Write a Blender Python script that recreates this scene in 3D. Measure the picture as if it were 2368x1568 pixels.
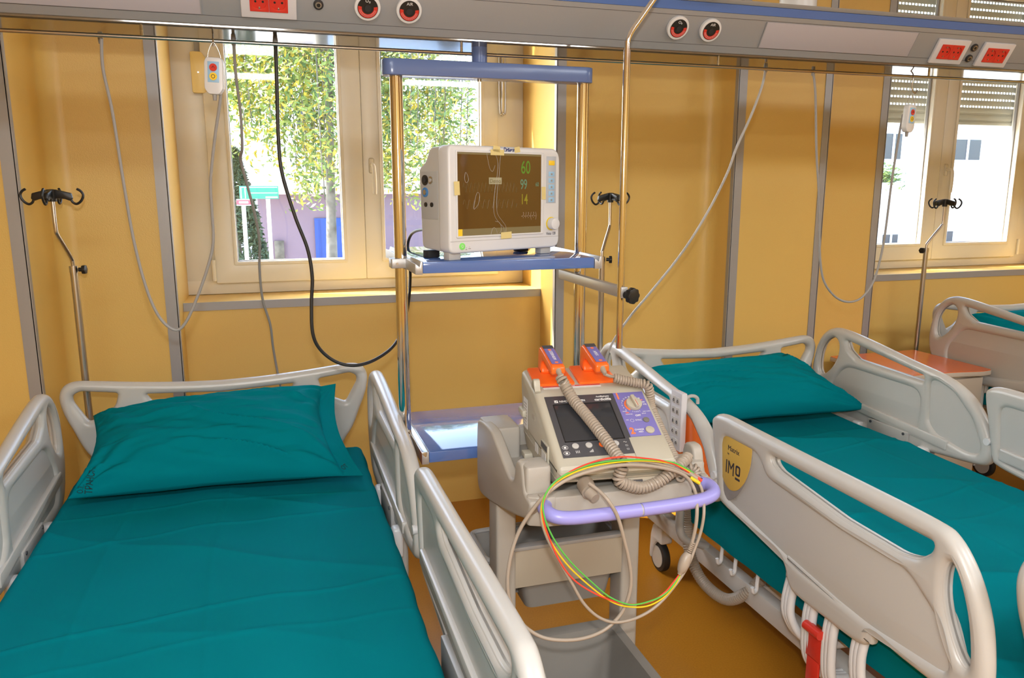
import bpy, bmesh, math, random
from math import sin, cos, pi, radians, sqrt
from mathutils import Vector, Matrix, noise
from mathutils.bvhtree import BVHTree

for o in list(bpy.data.objects):
    bpy.data.objects.remove(o)
SC = bpy.context.scene
COL = SC.collection

# ------------------------------------------------------------------ camera
cam_d = bpy.data.cameras.new('camera')
cam = bpy.data.objects.new('camera', cam_d)
COL.objects.link(cam)
cam_d.sensor_fit = 'HORIZONTAL'
cam_d.sensor_width = 36.0
cam_d.lens = 36.0*1800/2368
cam_d.clip_start = 0.02
cam_d.clip_end = 400
cam.location = (0, 0, 1.6)
cam.rotation_euler = (radians(90-11.13), 0, radians(-17.26))
SC.camera = cam

# ------------------------------------------------------------------ colour management
vs = SC.view_settings
vs.view_transform = 'Standard'
vs.look = 'None'
vs.gamma = 1.0
vs.exposure = 0.0
vs.use_curve_mapping = False

# ------------------------------------------------------------------ sky, sun, lamps
world = bpy.data.worlds.new('sky')
SC.world = world
world.use_nodes = True
nt = world.node_tree
bg = nt.nodes['Background']
sky = nt.nodes.new('ShaderNodeTexSky')
sky.sky_type = 'NISHITA'
sky.sun_disc = False
sky.sun_elevation = radians(48)
sky.sun_rotation = radians(-60)
sky.air_density = 1.0
sky.dust_density = 3.0
nt.links.new(sky.outputs[0], bg.inputs[0])
bg.inputs[1].default_value = 1.9

def lamp(name, kind, loc, energy, color=(1,1,1), **kw):
    d = bpy.data.lights.new(name, kind)
    d.energy = energy
    d.color = color
    for k, v in kw.items():
        setattr(d, k, v)
    o = bpy.data.objects.new(name, d)
    COL.objects.link(o)
    o.location = loc
    return o

sun = lamp('sun', 'SUN', (0, 0, 10), 24, (1.0, .93, .80), angle=radians(.55))
sun.rotation_euler = Vector((.84, -.36, -1.02)).to_track_quat('-Z', 'Y').to_euler()
for nm, x, y, e in (('ceiling_lamp', -0.4, -0.6, 51), ('ceiling_lamp', 2.4, -0.6, 51), ('ceiling_lamp', 5.2, -0.2, 51), ('ceiling_lamp', -0.4, -2.6, 51), ('ceiling_lamp', 2.4, -2.6, 51)):
    L = lamp(nm, 'AREA', (x, y, 2.93), e*(1.5 if x > 4 else 1), (.90, .96, 1.0), shape='RECTANGLE', size=1.2, size_y=.6)  # far right lamp added and boosted, standing in for window daylight on that bed
flash = lamp('camera_flash', 'AREA', (0.0, 0.0, 1.74), 20, (1.0, .98, .96), shape='RECTANGLE', size=.06, size_y=.04)
flash.rotation_euler = cam.rotation_euler

# ------------------------------------------------------------------ materials
def mat(name, col, rough=.5, metal=0.0, spec=.5, bump=None, noise_mix=None, emit=None, coat=0.0, sheen=0.0):
    m = bpy.data.materials.new(name)
    m.use_nodes = True
    n = m.node_tree
    b = n.nodes['Principled BSDF']
    b.inputs['Base Color'].default_value = (*col, 1)
    b.inputs['Roughness'].default_value = rough
    b.inputs['Metallic'].default_value = metal
    b.inputs['Specular IOR Level'].default_value = spec
    b.inputs['Coat Weight'].default_value = coat
    b.inputs['Sheen Weight'].default_value = sheen
    if noise_mix or bump:
        tc = n.nodes.new('ShaderNodeTexCoord')
    if noise_mix:
        sc, amt, col2 = noise_mix
        t = n.nodes.new('ShaderNodeTexNoise')
        t.inputs['Scale'].default_value = sc
        t.inputs['Detail'].default_value = 4
        mx = n.nodes.new('ShaderNodeMix')
        mx.data_type = 'RGBA'
        mp = n.nodes.new('ShaderNodeMapRange')
        mp.inputs[1].default_value = .3
        mp.inputs[2].default_value = .7
        mp.inputs[4].default_value = amt
        n.links.new(tc.outputs['Object'], t.inputs['Vector'])
        n.links.new(t.outputs[0], mp.inputs[0])
        n.links.new(mp.outputs[0], mx.inputs[0])
        mx.inputs[6].default_value = (*col, 1)
        mx.inputs[7].default_value = (*col2, 1)
        n.links.new(mx.outputs[2], b.inputs['Base Color'])
    if bump:
        sc, st = bump
        t = n.nodes.new('ShaderNodeTexNoise')
        t.inputs['Scale'].default_value = sc
        t.inputs['Detail'].default_value = 3
        bp = n.nodes.new('ShaderNodeBump')
        bp.inputs['Strength'].default_value = st
        bp.inputs['Distance'].default_value = .002
        n.links.new(tc.outputs['Object'], t.inputs['Vector'])
        n.links.new(t.outputs[0], bp.inputs['Height'])
        n.links.new(bp.outputs[0], b.inputs['Normal'])
    if emit:
        b.inputs['Emission Color'].default_value = (*emit[0], 1)
        b.inputs['Emission Strength'].default_value = emit[1]
    return m

M = {}
M['wall'] = mat('yellow_wall', (.73, .49, .14), .38, bump=(260, .25), noise_mix=(300, .35, (.69, .455, .12)))
M['ceiling'] = mat('white_ceiling', (.75, .73, .68), .8)
M['floor'] = mat('ochre_floor', (.44, .19, .018), .32, noise_mix=(160, .8, (.36, .15, .012)), bump=(120, .12))
M['trim'] = mat('grey_trim', (.36, .36, .37), .4, .3)
M['frame'] = mat('cream_window_frame', (.72, .68, .58), .35)
M['white'] = mat('white_plastic', (.54, .535, .515), .3, bump=(500, .05))
M['whiteb'] = mat('bright_white_plastic', (.70, .71, .73), .32)
M['palegrey'] = mat('pale_grey_plastic', (.44, .44, .43), .4)
M['teal'] = mat('teal_cotton', (.0, .185, .225), .9, spec=.04, bump=(900, .25), noise_mix=(6, .5, (.0, .172, .208)))
M['ink'] = mat('dark_ink', (.005, .03, .035), .9)
M['chrome'] = mat('chrome', (.72, .70, .67), .09, 1.0)
M['steel'] = mat('brushed_steel', (.52, .50, .47), .28, 1.0)
M['alu'] = mat('matt_aluminium', (.50, .50, .50), .38, .6)
M['black'] = mat('black_plastic', (.012, .012, .012), .4)
M['rubber'] = mat('black_rubber', (.02, .02, .022), .55)
M['blue'] = mat('blue_enamel', (.115, .18, .40), .22)
M['bluetop'] = mat('blue_gloss_laminate', (.095, .18, .46), .06, coat=.5)
M['unit'] = mat('grey_coated_aluminium', (.30, .315, .335), .38, .15)
M['unitu'] = mat('polished_grey_underside', (.34, .33, .31), .07, .75)
M['unitblue'] = mat('blue_painted_band', (.10, .19, .50), .35)
M['diff'] = mat('frosted_light_cover', (.42, .40, .44), .45)
M['sockw'] = mat('white_socket_frame', (.62, .62, .66), .35)
M['red'] = mat('red_plastic', (.62, .035, .02), .35)
M['cordgrey'] = mat('grey_cord', (.30, .29, .28), .5)
M['cordblack'] = mat('black_cord', (.02, .02, .02), .45)
M['beige'] = mat('beige_device_plastic', (.50, .47, .385), .4, bump=(900, .1))
M['beiged'] = mat('darker_beige_plastic', (.44, .39, .31), .45)
M['coil'] = mat('taupe_cord', (.38, .32, .26), .4)
M['cart'] = mat('grey_beige_cart', (.43, .40, .355), .45, bump=(700, .1))
M['cartd'] = mat('grey_cart_basket', (.235, .22, .20), .5, bump=(700, .1))
M['rim'] = mat('grey_basket_rim', (.36, .35, .34), .45)
M['lilac'] = mat('lilac_grip', (.33, .32, .76), .35)
M['orange'] = mat('orange_plastic', (.95, .16, .02), .28)
M['orangep'] = mat('orange_laminate', (.85, .17, .03), .25, coat=.3)
M['dark'] = mat('charcoal_panel', (.07, .07, .08), .4)
M['lcd'] = mat('dark_lcd', (.035, .038, .045), .12)
M['lcd2'] = mat('dark_lcd_band', (.028, .030, .036), .12)
M['purple'] = mat('purple_panel', (.20, .18, .50), .4)
M['ltext'] = mat('white_print', (.75, .75, .75), .5)
M['otext'] = mat('orange_print', (.95, .22, .07), .5)
M['dtext'] = mat('dark_print', (.03, .03, .05), .5)
M['ntext'] = mat('navy_print', (.02, .03, .16), .5)
M['btn'] = mat('grey_button', (.52, .51, .49), .4)
M['btnd'] = mat('dark_grey_button', (.20, .19, .17), .4)
M['screen'] = mat('screen_wall_reflection', (.105, .052, .012), .10, spec=.5)  # brown is the orange wall's reflection put into the base colour
M['screenb'] = mat('screen_bar', (.20, .17, .09), .15)
M['wave'] = mat('faint_trace', (.17, .115, .03), .3)
M['sg'] = mat('green_digits', (.08, .21, .01), .4, emit=((.30, .75, .05), .06))
M['sc'] = mat('cyan_digits', (.10, .22, .14), .4, emit=((.25, .75, .45), .05))
M['sy'] = mat('yellow_digits', (.25, .22, .01), .4, emit=((.8, .7, .05), .05))
M['sw'] = mat('pale_digits', (.30, .22, .16), .4, emit=((.6, .5, .4), .02))
M['demo'] = mat('demo_box', (.36, .34, .22), .4)
M['film'] = mat('film_bubble_edge', (.34, .30, .25), .3)
M['tape'] = mat('yellowed_tape', (.72, .60, .26), .45)
M['keypad'] = mat('blue_grey_keypad', (.45, .49, .55), .4)
M['keyb'] = mat('light_blue_key', (.32, .55, .78), .4)
M['keyy'] = mat('yellow_key', (.92, .62, .03), .4)
M['green'] = mat('green_power_button', (.15, .55, .08), .3, emit=((.3, .8, .2), .3))
M['bluec'] = mat('blue_connector', (.05, .22, .55), .3)
M['imoy'] = mat('mustard_insert', (.68, .45, .10), .35)
M['imog'] = mat('silver_grey_insert', (.30, .29, .29), .4)
M['cred'] = mat('red_wire', (.82, .07, .04), .4)
M['cgreen'] = mat('green_wire', (.10, .50, .08), .4)
M['cyel'] = mat('yellow_wire', (.82, .60, .02), .4)
M['stand'] = mat('pale_laminate', (.56, .50, .42), .4)
M['shutter'] = mat('grey_beige_shutter', (.52, .50, .42), .5)
M['hose'] = mat('corrugated_hose', (.33, .28, .23), .4)
M['winder'] = mat('yellowed_plastic', (.80, .62, .25), .4)
M['leaf1'] = mat('birch_leaf', (.24, .30, .06), .6)
M['leaf2'] = mat('birch_leaf_yellow', (.46, .36, .04), .6)
M['leaf3'] = mat('birch_leaf_green', (.10, .17, .045), .6)
M['conifer'] = mat('dark_conifer', (.03, .06, .035), .8, noise_mix=(3, 1, (.07, .10, .05)))
M['bark'] = mat('birch_bark', (.20, .18, .15), .8, noise_mix=(4, 1, (.06, .055, .045)))
M['pinkwall'] = mat('pink_render', (.22, .155, .20), .8)
M['pinkroof'] = mat('pale_roof', (.55, .42, .40), .8)
M['bluedoor'] = mat('blue_door', (.02, .07, .32), .5)
M['signg'] = mat('green_sign', (.03, .28, .17), .5)
M['signw'] = mat('white_sign', (.75, .75, .78), .5)
M['signr'] = mat('red_sign', (.68, .07, .10), .5)
M['asphalt'] = mat('pale_asphalt', (.35, .34, .33), .8)
M['whitewall'] = mat('white_render', (.82, .81, .80), .8)
M['roofred'] = mat('red_roof', (.45, .20, .14), .8)
M['winglass'] = mat('dark_window', (.05, .055, .065), .2)
M['carblue'] = mat('pale_blue_paint', (.35, .45, .60), .3)

def glass_mat():
    m = bpy.data.materials.new('window_glass')
    m.use_nodes = True
    n = m.node_tree
    n.nodes.clear()
    out = n.nodes.new('ShaderNodeOutputMaterial')
    t = n.nodes.new('ShaderNodeBsdfTransparent')
    t.inputs[0].default_value = (.96, .98, .97, 1)
    g = n.nodes.new('ShaderNodeBsdfGlossy')
    g.inputs['Roughness'].default_value = .02
    lw = n.nodes.new('ShaderNodeLayerWeight')
    lw.inputs[0].default_value = .5
    pw = n.nodes.new('ShaderNodeMath')
    pw.operation = 'POWER'
    pw.inputs[1].default_value = 4
    n.links.new(lw.outputs['Facing'], pw.inputs[0])
    f = n.nodes.new('ShaderNodeMath')
    f.operation = 'MULTIPLY_ADD'
    f.inputs[1].default_value = .35
    f.inputs[2].default_value = .025
    n.links.new(pw.outputs[0], f.inputs[0])
    mx = n.nodes.new('ShaderNodeMixShader')
    n.links.new(f.outputs[0], mx.inputs[0])
    n.links.new(t.outputs[0], mx.inputs[1])
    n.links.new(g.outputs[0], mx.inputs[2])
    n.links.new(mx.outputs[0], out.inputs[0])
    return m
M['glass'] = glass_mat()

# ------------------------------------------------------------------ mesh helpers
def obj(name, bm, m, parent=None, world=False, smooth=True, mtx=None, ang=40):
    if mtx is not None:
        bmesh.ops.transform(bm, matrix=mtx, verts=bm.verts)
    if world and parent is not None:
        mw = parent.matrix_basis.copy()
        q = parent.parent
        while q is not None:
            mw = q.matrix_basis @ mw
            q = q.parent
        bmesh.ops.transform(bm, matrix=mw.inverted(), verts=bm.verts)
    me = bpy.data.meshes.new(name)
    bm.to_mesh(me)
    bm.free()
    mats = m if isinstance(m, (list, tuple)) else [m]
    for k in mats:
        me.materials.append(M[k])
    if smooth:
        me.polygons.foreach_set('use_smooth', [True]*len(me.polygons))
        me.set_sharp_from_angle(angle=radians(ang))
    o = bpy.data.objects.new(name, me)
    COL.objects.link(o)
    if parent is not None:
        o.parent = parent
    return o

def objs(name, bms, m, parent=None, **kw):
    return [obj(name, q, m, parent, **kw) for q in bms]

def tag(o, label=None, cat=None, group=None, kind=None):
    if label: o['label'] = label
    if cat: o['category'] = cat
    if group: o['group'] = group
    if kind: o['kind'] = kind
    return o

def thing(name, label, cat, loc=(0, 0, 0), rz=0, group=None):
    o = bpy.data.objects.new(name, None)
    COL.objects.link(o)
    o.empty_display_size = .05
    o.matrix_basis = Matrix.Translation(loc) @ Matrix.Rotation(rz, 4, 'Z')
    return tag(o, label, cat, group)

def copy_tree(o, parent=None):
    c = o.copy()
    COL.objects.link(c)
    c.parent = parent
    for ch in list(o.children):
        copy_tree(ch, c)
    return c

def B():
    return bmesh.new()

def merge(a, b):
    me = bpy.data.meshes.new('t')
    b.to_mesh(me)
    b.free()
    a.from_mesh(me)
    bpy.data.meshes.remove(me)
    return a

def box(x0, x1, y0, y1, z0, z1, bev=0.0, seg=2, bm=None):
    b = bmesh.new()
    bmesh.ops.create_cube(b, size=1)
    for v in b.verts:
        v.co = Vector(((x0+x1)/2+v.co.x*(x1-x0), (y0+y1)/2+v.co.y*(y1-y0), (z0+z1)/2+v.co.z*(z1-z0)))
    if bev > 0:
        bmesh.ops.bevel(b, geom=b.edges[:], offset=bev, segments=seg, profile=.5, affect='EDGES')
    if bm is not None:
        merge(bm, b)
        return bm
    return b

def cyl(p0, p1, r, r2=None, seg=24, bm=None, cap=True):
    p0, p1 = Vector(p0), Vector(p1)
    d = p1-p0
    b = bmesh.new()
    bmesh.ops.create_cone(b, cap_ends=cap, segments=seg, radius1=r, radius2=(r if r2 is None else r2), depth=d.length)
    q = d.to_track_quat('Z', 'Y').to_matrix().to_4x4()
    bmesh.ops.transform(b, matrix=Matrix.Translation((p0+p1)/2) @ q, verts=b.verts)
    if bm is not None:
        merge(bm, b)
        return bm
    return b

def catmull(pts, n=8, closed=False):
    P = [Vector(p) for p in pts]
    out = []
    m = len(P)
    rng = range(m) if closed else range(m-1)
    for i in rng:
        if closed:
            a, b, c, d = P[(i-1) % m], P[i], P[(i+1) % m], P[(i+2) % m]
        else:
            a, b, c, d = P[max(i-1, 0)], P[i], P[i+1], P[min(i+2, m-1)]
        for k in range(n):
            t = k/n
            out.append(.5*((2*b)+(c-a)*t+(2*a-5*b+4*c-d)*t*t+(3*b-3*c+d-a)*t**3))
    if not closed:
        out.append(P[-1])
    return out

def tube(pts, r, seg=10, smooth=8, closed=False, bm=None, caps=True, rad=None):
    P = catmull(pts, smooth, closed) if smooth else [Vector(p) for p in pts]
    Q = [P[0]]
    for p in P[1:]:
        if (p-Q[-1]).length > 1e-5:
            Q.append(p)
    P = Q
    b = bmesh.new()
    n = len(P)
    up = None
    rings = []
    for i in range(n):
        if closed:
            t = (P[(i+1) % n]-P[i-1]).normalized()
        else:
            t = (P[min(i+1, n-1)]-P[max(i-1, 0)]).normalized()
        if up is None:
            up = Vector((0, 0, 1)) if abs(t.z) < .9 else Vector((1, 0, 0))
        up = (up - t*up.dot(t))
        if up.length < 1e-6:
            up = t.orthogonal()
        up.normalize()
        s = t.cross(up)
        rr = r if rad is None else rad(i/(n-1))
        rings.append([b.verts.new(P[i]+(up*cos(2*pi*k/seg)+s*sin(2*pi*k/seg))*rr) for k in range(seg)])
    for i in range(n if closed else n-1):
        A, C = rings[i], rings[(i+1) % n]
        for k in range(seg):
            b.faces.new((A[k], C[k], C[(k+1) % seg], A[(k+1) % seg]))
    if caps and not closed:
        b.faces.new(rings[0])
        b.faces.new(rings[-1][::-1])
    bmesh.ops.recalc_face_normals(b, faces=b.faces)
    if bm is not None:
        merge(bm, b)
        return bm
    return b

def coil(pts, R, r, pitch, seg=7, per=14):
    P = catmull(pts, 16)
    L = [0]
    for i in range(1, len(P)):
        L.append(L[-1]+(P[i]-P[i-1]).length)
    T = L[-1]
    turns = int(T/pitch)
    N = turns*per
    out = []
    up = Vector((0, 0, 1))
    j = 0
    for i in range(N+1):
        s = T*i/N
        while j < len(L)-2 and L[j+1] < s:
            j += 1
        f = (s-L[j])/max(L[j+1]-L[j], 1e-9)
        p = P[j].lerp(P[j+1], f)
        t = (P[j+1]-P[j]).normalized()
        up = (up-t*up.dot(t)).normalized()
        a = 2*pi*i/per
        out.append(p+(up*cos(a)+t.cross(up)*sin(a))*R)
    return tube(out, r, seg, smooth=0)

def prism(poly, z0, z1, axis='z', bev=0.0, seg=2):
    """poly in the plane, extruded along axis; axis x: poly is (y,z); axis y: poly is (x,z)."""
    b = bmesh.new()
    def P(a, c, h):
        return {'z': (a, c, h), 'x': (h, a, c), 'y': (a, h, c)}[axis]
    A = [b.verts.new(P(a, c, z0)) for a, c in poly]
    C = [b.verts.new(P(a, c, z1)) for a, c in poly]
    b.faces.new(A)
    b.faces.new(C[::-1])
    n = len(poly)
    for i in range(n):
        b.faces.new((A[i], C[i], C[(i+1) % n], A[(i+1) % n]))
    bmesh.ops.recalc_face_normals(b, faces=b.faces)
    if bev > 0:
        es = [e for e in b.edges if len(e.link_faces) == 2 and e.calc_face_angle(0) > .5]
        bmesh.ops.bevel(b, geom=es, offset=bev, segments=seg, profile=.5, affect='EDGES')
    return b

def sm2(pts, n=5):
    return [(p.x, p.y) for p in catmull([(a, c, 0) for a, c in pts], n, True)]

def rpoly(pts, r, n=5):
    """polygon with rounded corners; r is one radius or a list"""
    out = []
    m = len(pts)
    for i in range(m):
        p = Vector(pts[i]); a = Vector(pts[i-1]); c = Vector(pts[(i+1) % m])
        rr = r[i] if isinstance(r, (list, tuple)) else r
        da, dc = (a-p), (c-p)
        l = min(rr, da.length*.48, dc.length*.48)
        s, e = p+da.normalized()*l, p+dc.normalized()*l
        for k in range(n+1):
            t = k/n
            q = s*(1-t)**2+p*2*t*(1-t)+e*t*t
            out.append((q.x, q.y))
    return out

def plate(outer, holes, thick, bev, res=3):
    """flat plate with holes and rounded rims in local XY, centred on z=0"""
    cu = bpy.data.curves.new('p', 'CURVE')
    cu.dimensions = '2D'
    cu.fill_mode = 'BOTH'
    cu.bevel_depth = bev
    cu.bevel_resolution = res
    cu.extrude = max(thick/2-bev, 0.0001)
    cu.offset = -bev
    def area(p):
        return sum(p[i-1][0]*p[i][1]-p[i][0]*p[i-1][1] for i in range(len(p)))
    for k, poly in enumerate([outer]+list(holes)):
        if (area(poly) > 0) != (k == 0):
            poly = poly[::-1]
        sp = cu.splines.new('POLY')
        sp.points.add(len(poly)-1)
        for q, (a, c) in zip(sp.points, poly):
            q.co = (a, c, 0, 1)
        sp.use_cyclic_u = True
    o = bpy.data.objects.new('p', cu)
    COL.objects.link(o)
    dg = bpy.context.evaluated_depsgraph_get()
    dg.update()
    me = bpy.data.meshes.new_from_object(o.evaluated_get(dg))
    b = bmesh.new()
    b.from_mesh(me)
    bpy.data.objects.remove(o)
    bpy.data.curves.remove(cu)
    bpy.data.meshes.remove(me)
    bmesh.ops.remove_doubles(b, verts=b.verts, dist=1e-5)
    return b

def frame_m(o, r, u):
    """matrix whose X is r, Y is u, Z is r x u, at o"""
    r = Vector(r).normalized(); u = Vector(u); u = (u-r*u.dot(r)).normalized()
    n = r.cross(u)
    m = Matrix((r, u, n)).transposed().to_4x4()
    m.translation = Vector(o)
    return m
YZ = Matrix(((0, 0, 1, 0), (1, 0, 0, 0), (0, 1, 0, 0), (0, 0, 0, 1)))   # local (a,b,c) -> x=c y=a z=b
XZ = Matrix(((1, 0, 0, 0), (0, 0, -1, 0), (0, 1, 0, 0), (0, 0, 0, 1)))  # local (a,b,c) -> x=a z=b y=-c

def text(s, size, depth=.0004, align='CENTER', bold=0.0, sx=1.0):
    cu = bpy.data.curves.new('t', 'FONT')
    cu.body = s
    cu.size = size
    cu.align_x = align
    cu.align_y = 'CENTER'
    cu.extrude = depth
    cu.offset = bold
    o = bpy.data.objects.new('t', cu)
    COL.objects.link(o)
    dg = bpy.context.evaluated_depsgraph_get()
    dg.update()
    me = bpy.data.meshes.new_from_object(o.evaluated_get(dg))
    b = bmesh.new()
    b.from_mesh(me)
    bpy.data.objects.remove(o)
    bpy.data.curves.remove(cu)
    bpy.data.meshes.remove(me)
    for v in b.verts:
        v.co.x *= sx
    return b

def tm(mtx, x, y, z=0.0):
    return mtx @ Matrix.Translation((x, y, z))

def quadbox(mtx, x0, x1, y0, y1, z0, z1, bev=0.0, bm=None):
    b = box(x0, x1, y0, y1, z0, z1, bev)
    bmesh.ops.transform(b, matrix=mtx, verts=b.verts)
    if bm is not None:
        merge(bm, b)
        return bm
    return b

def disc(mtx, x, y, r, z0, z1, seg=24, bm=None, sy=1.0, bev=0.0):
    b = bmesh.new()
    bmesh.ops.create_cone(b, cap_ends=True, segments=seg, radius1=r, radius2=r, depth=z1-z0)
    if bev > 0:
        es = [e for e in b.edges if e.calc_face_angle(0) > 1]
        bmesh.ops.bevel(b, geom=es, offset=bev, segments=2, profile=.5, affect='EDGES')
    for v in b.verts:
        v.co = Vector((x+v.co.x, y+v.co.y*sy, v.co.z+(z0+z1)/2))
    bmesh.ops.transform(b, matrix=mtx, verts=b.verts)
    if bm is not None:
        merge(bm, b)
        return bm
    return b

# ================================================================== THE ROOM
def struct(name, bm, m, parent=None, **kw):
    o = obj(name, bm, m, parent, **kw)
    if parent is None:
        o['kind'] = 'structure'
    return o

struct('floor', box(-2.6, 6.6, -3.6, 4.12, -.1, 0), 'floor', smooth=False)
struct('ceiling', box(-2.6, 6.6, -3.6, 4.12, 3.0, 3.1), 'ceiling', smooth=False)
struct('wall_left', box(-2.6, -2.5, -3.6, 4.12, 0, 3.0), 'wall', smooth=False)
struct('wall_right', box(6.5, 6.6, -3.6, 4.12, 0, 3.0), 'wall', smooth=False)
struct('wall_rear', box(-2.6, 6.6, -3.6, -3.5, 0, 3.0), 'wall', smooth=False)

def arc(cx, cy, r, a0, a1, n=8):
    return [(cx+r*cos(radians(a0+(a1-a0)*k/n)), cy+r*sin(radians(a0+(a1-a0)*k/n))) for k in range(n+1)]
WB = B()
# left column with coved return, then the pier up to the first window niche
pierA = [(-2.5, 3.49), (-1.7, 3.49), (-1.7, 3.06), (-.80, 3.06)] + arc(-.80+.075, 3.49-.075, .075, 180, 90) + [(-.38, 3.49), (-.38, 4.12), (-2.5, 4.12)]
merge(WB, prism(pierA, 0, 3.0))
pierB = [(1.30, 4.12), (1.30, 3.49)] + arc(2.13-.075, 3.49-.075, .075, 90, 0) + [(2.13, 3.30), (2.65, 3.30), (2.65, 3.49), (3.165, 3.49), (3.165, 4.12)]
merge(WB, prism(pierB, 0, 3.0))
merge(WB, prism([(4.86, 4.12), (4.86, 3.49), (6.5, 3.49), (6.5, 4.12)], 0, 3.0))
for x0, x1 in ((-.38, 1.30), (3.165, 4.86)):
    merge(WB, box(x0, x1, 3.70, 4.12, 0, 1.085))
    merge(WB, box(x0, x1, 3.49, 4.12, 2.86, 3.0))
struct('wall_back', WB, 'wall', ang=50)

# metal corner strips and sill edges
def strip(n, x0, x1, y, z0=0.0, z1=3.0, side=None):
    b = box(x0, x1, y-.004, y+.002, z0, z1)
    if side is not None:
        box(side-.003 if side >= x1-.001 else side-.003, side+.003, y-.004, y+.022, z0, z1, bm=b)
    struct('trim_%d' % n, b, 'trim', smooth=False)
strip(1, -.842, -.80, 3.06, side=-.80)
strip(2, -.425, -.38, 3.49, side=-.38)
strip(3, 1.30, 1.345, 3.49, side=1.30)
strip(4, 2.13, 2.175, 3.30, side=2.13)
strip(5, 2.61, 2.65, 3.30, side=2.65)
strip(6, 3.12, 3.165, 3.49, side=3.165)
struct('trim_7', box(-.379, 1.299, 3.693, 3.700, 1.052, 1.089), 'trim', smooth=False)
struct('trim_8', box(3.166, 4.859, 3.693, 3.700, 1.052, 1.089), 'trim', smooth=False)

def window(n, c):
    """two-leaf window, c is the centre x; frame plane 3.98..4.06"""
    b = box(c-.845, c+.845, 3.985, 4.05, 1.086, 1.155, .006)
    for s in (-1, 1):
        x0, x1 = sorted((c+s*.845, c+s*.69))
        box(x0, x1, 3.985, 4.05, 1.15, 2.859, .006, bm=b)
    box(c-.69, c+.69, 3.985, 4.05, 2.79, 2.859, .006, bm=b)
    w = struct('window_%d' % n, b, 'frame')
    for s in (-1, 1):
        xs, xe = (c-.705, c+.008) if s < 0 else (c+.008, c+.70)
        gl, gr = (c-.605, c-.098) if s < 0 else (c+.102, c+.610)
        outer = [(xs, 1.14), (xe, 1.14), (xe, 2.81), (xs, 2.81)]
        hole = [(gl, 1.24), (gr, 1.24), (gr, 2.72), (gl, 2.72)]
        q = plate(rpoly(outer, .008, 2), [rpoly(hole, .004, 1)], .06, .006, 1)
        sash = obj('window_sash', q, 'frame', w, mtx=Matrix.Translation((0, 3.985, 0)) @ XZ)
        hole2 = [(gl+.004, 1.244), (gr-.004, 1.244), (gr-.004, 2.716), (gl+.004, 2.716)]
        q = plate(rpoly([(gl-.014, 1.226), (gr+.014, 1.226), (gr+.014, 2.734), (gl-.014, 2.734)], .006, 2), [hole2], .014, .004, 1)
        obj('glazing_bead', q, 'frame', sash, mtx=Matrix.Translation((0, 3.952, 0)) @ XZ)
        q = plate([(gl+.001, 1.241), (gr-.001, 1.241), (gr-.001, 2.719), (gl+.001, 2.719)], [[(gl+.007, 1.247), (gr-.007, 1.247), (gr-.007, 2.713), (gl+.007, 2.713)]], .02, .002, 1)
        obj('gasket', q, 'cordgrey', sash, mtx=Matrix.Translation((0, 3.99, 0)) @ XZ)
        obj('glass_pane', box(gl+.002, gr-.002, 3.992, 3.996, 1.242, 2.718), 'glass', sash, smooth=False)
    # hinges
    for s in (-1, 1):
        for z in (1.155, 2.66):
            obj('hinge', cyl((c+s*.712, 3.948, z), (c+s*.712, 3.948, z+.10), .010), 'frame', w)
    # handle on the right leaf
    h = box(c+.035, c+.062, 3.945, 3.956, 1.66, 1.735, .010, 3)
    hd = obj('window_handle', h, 'frame', w)
    obj('lever', tube([(c+.049, 3.944, 1.70), (c+.049, 3.915, 1.70), (c+.053, 3.905, 1.685), (c+.056, 3.905, 1.62), (c+.055, 3.907, 1.56)], .0105, 10), 'frame', hd)
    return w
w1 = window(1, .455)
w2 = window(2, 4.02)
# lever gear on the right leaf of the first window
g = box(1.168, 1.182, 3.94, 3.955, 1.95, 2.25, .003)
tube([(1.155, 3.945, 2.24), (1.155, 3.935, 1.98), (1.172, 3.935, 1.965), (1.188, 3.935, 1.98), (1.188, 3.945, 2.24)], .0035, 6, bm=g)
obj('fanlight_lever', g, 'steel', w1)

# shutter strap winder on the left frame
t = thing('shutter_winder', 'yellowed strap winder box on the left jamb of the near window', 'strap winder', (-.262, 3.98, 2.10))
q = prism(rpoly([(-.030, -.085), (.022, -.085), (.044, -.055), (.044, .055), (.018, .095), (-.030, .095)], .010), 0, .035, 'y', .004)
obj('winder_box', q, 'winder', t, mtx=Matrix.Translation((0, -.036, 0)))
obj('strap', box(-.012, .012, -.010, -.006, .09, .66), 'cordgrey', t)
obj('screw', cyl((0, -.0375, .005), (0, -.034, .005), .004), 'steel', t)

# ------------------------------------------------------------------ roller shutter outside the far window
t = thing('roller_shutter', 'grey beige roller shutter half lowered outside the far window', 'roller shutter', (4.02, 4.09, 0))
def curtain(x0, x1, z_end, name):
    b = B()
    z = 2.86
    k = 0
    while z > z_end+.05:
        q = box(x0, x1, -.006, .008, z-.034, z, .005, 2)
        merge(b, q)
        # perforated link between the slats: blocks with light slots between
        if z-.045 > z_end+.09:
            x = x0
            while x < x1-.006:
                box(x, x+.008, -.002, .002, z-.046, z-.033, bm=b)
                x += .0245
        else:
            box(x0, x1, -.002, .002, z-.046, z-.033, bm=b)
        z -= .045
        k += 1
    obj(name, b, 'shutter', t)
    obj('bottom_rail', box(x0, x1, -.008, .010, z_end, z+.002, .004), 'shutter', t)
curtain(-.70, .0, 1.985, 'slat_curtain')
curtain(.0, .70, 1.985, 'slat_curtain')
for x in (-.72, .0, .70):
    obj('guide_rail', box(x-.014, x+.014, -.022, .022, 1.09, 2.86, .003), 'alu', t)
t = thing('roller_shutter', 'unseen grey beige shutter added at the head of the near window to trim the sun', 'roller shutter', (.455, 4.09, 0))  # out of view, added so its lower edge cuts the sun on the reveal
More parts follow.
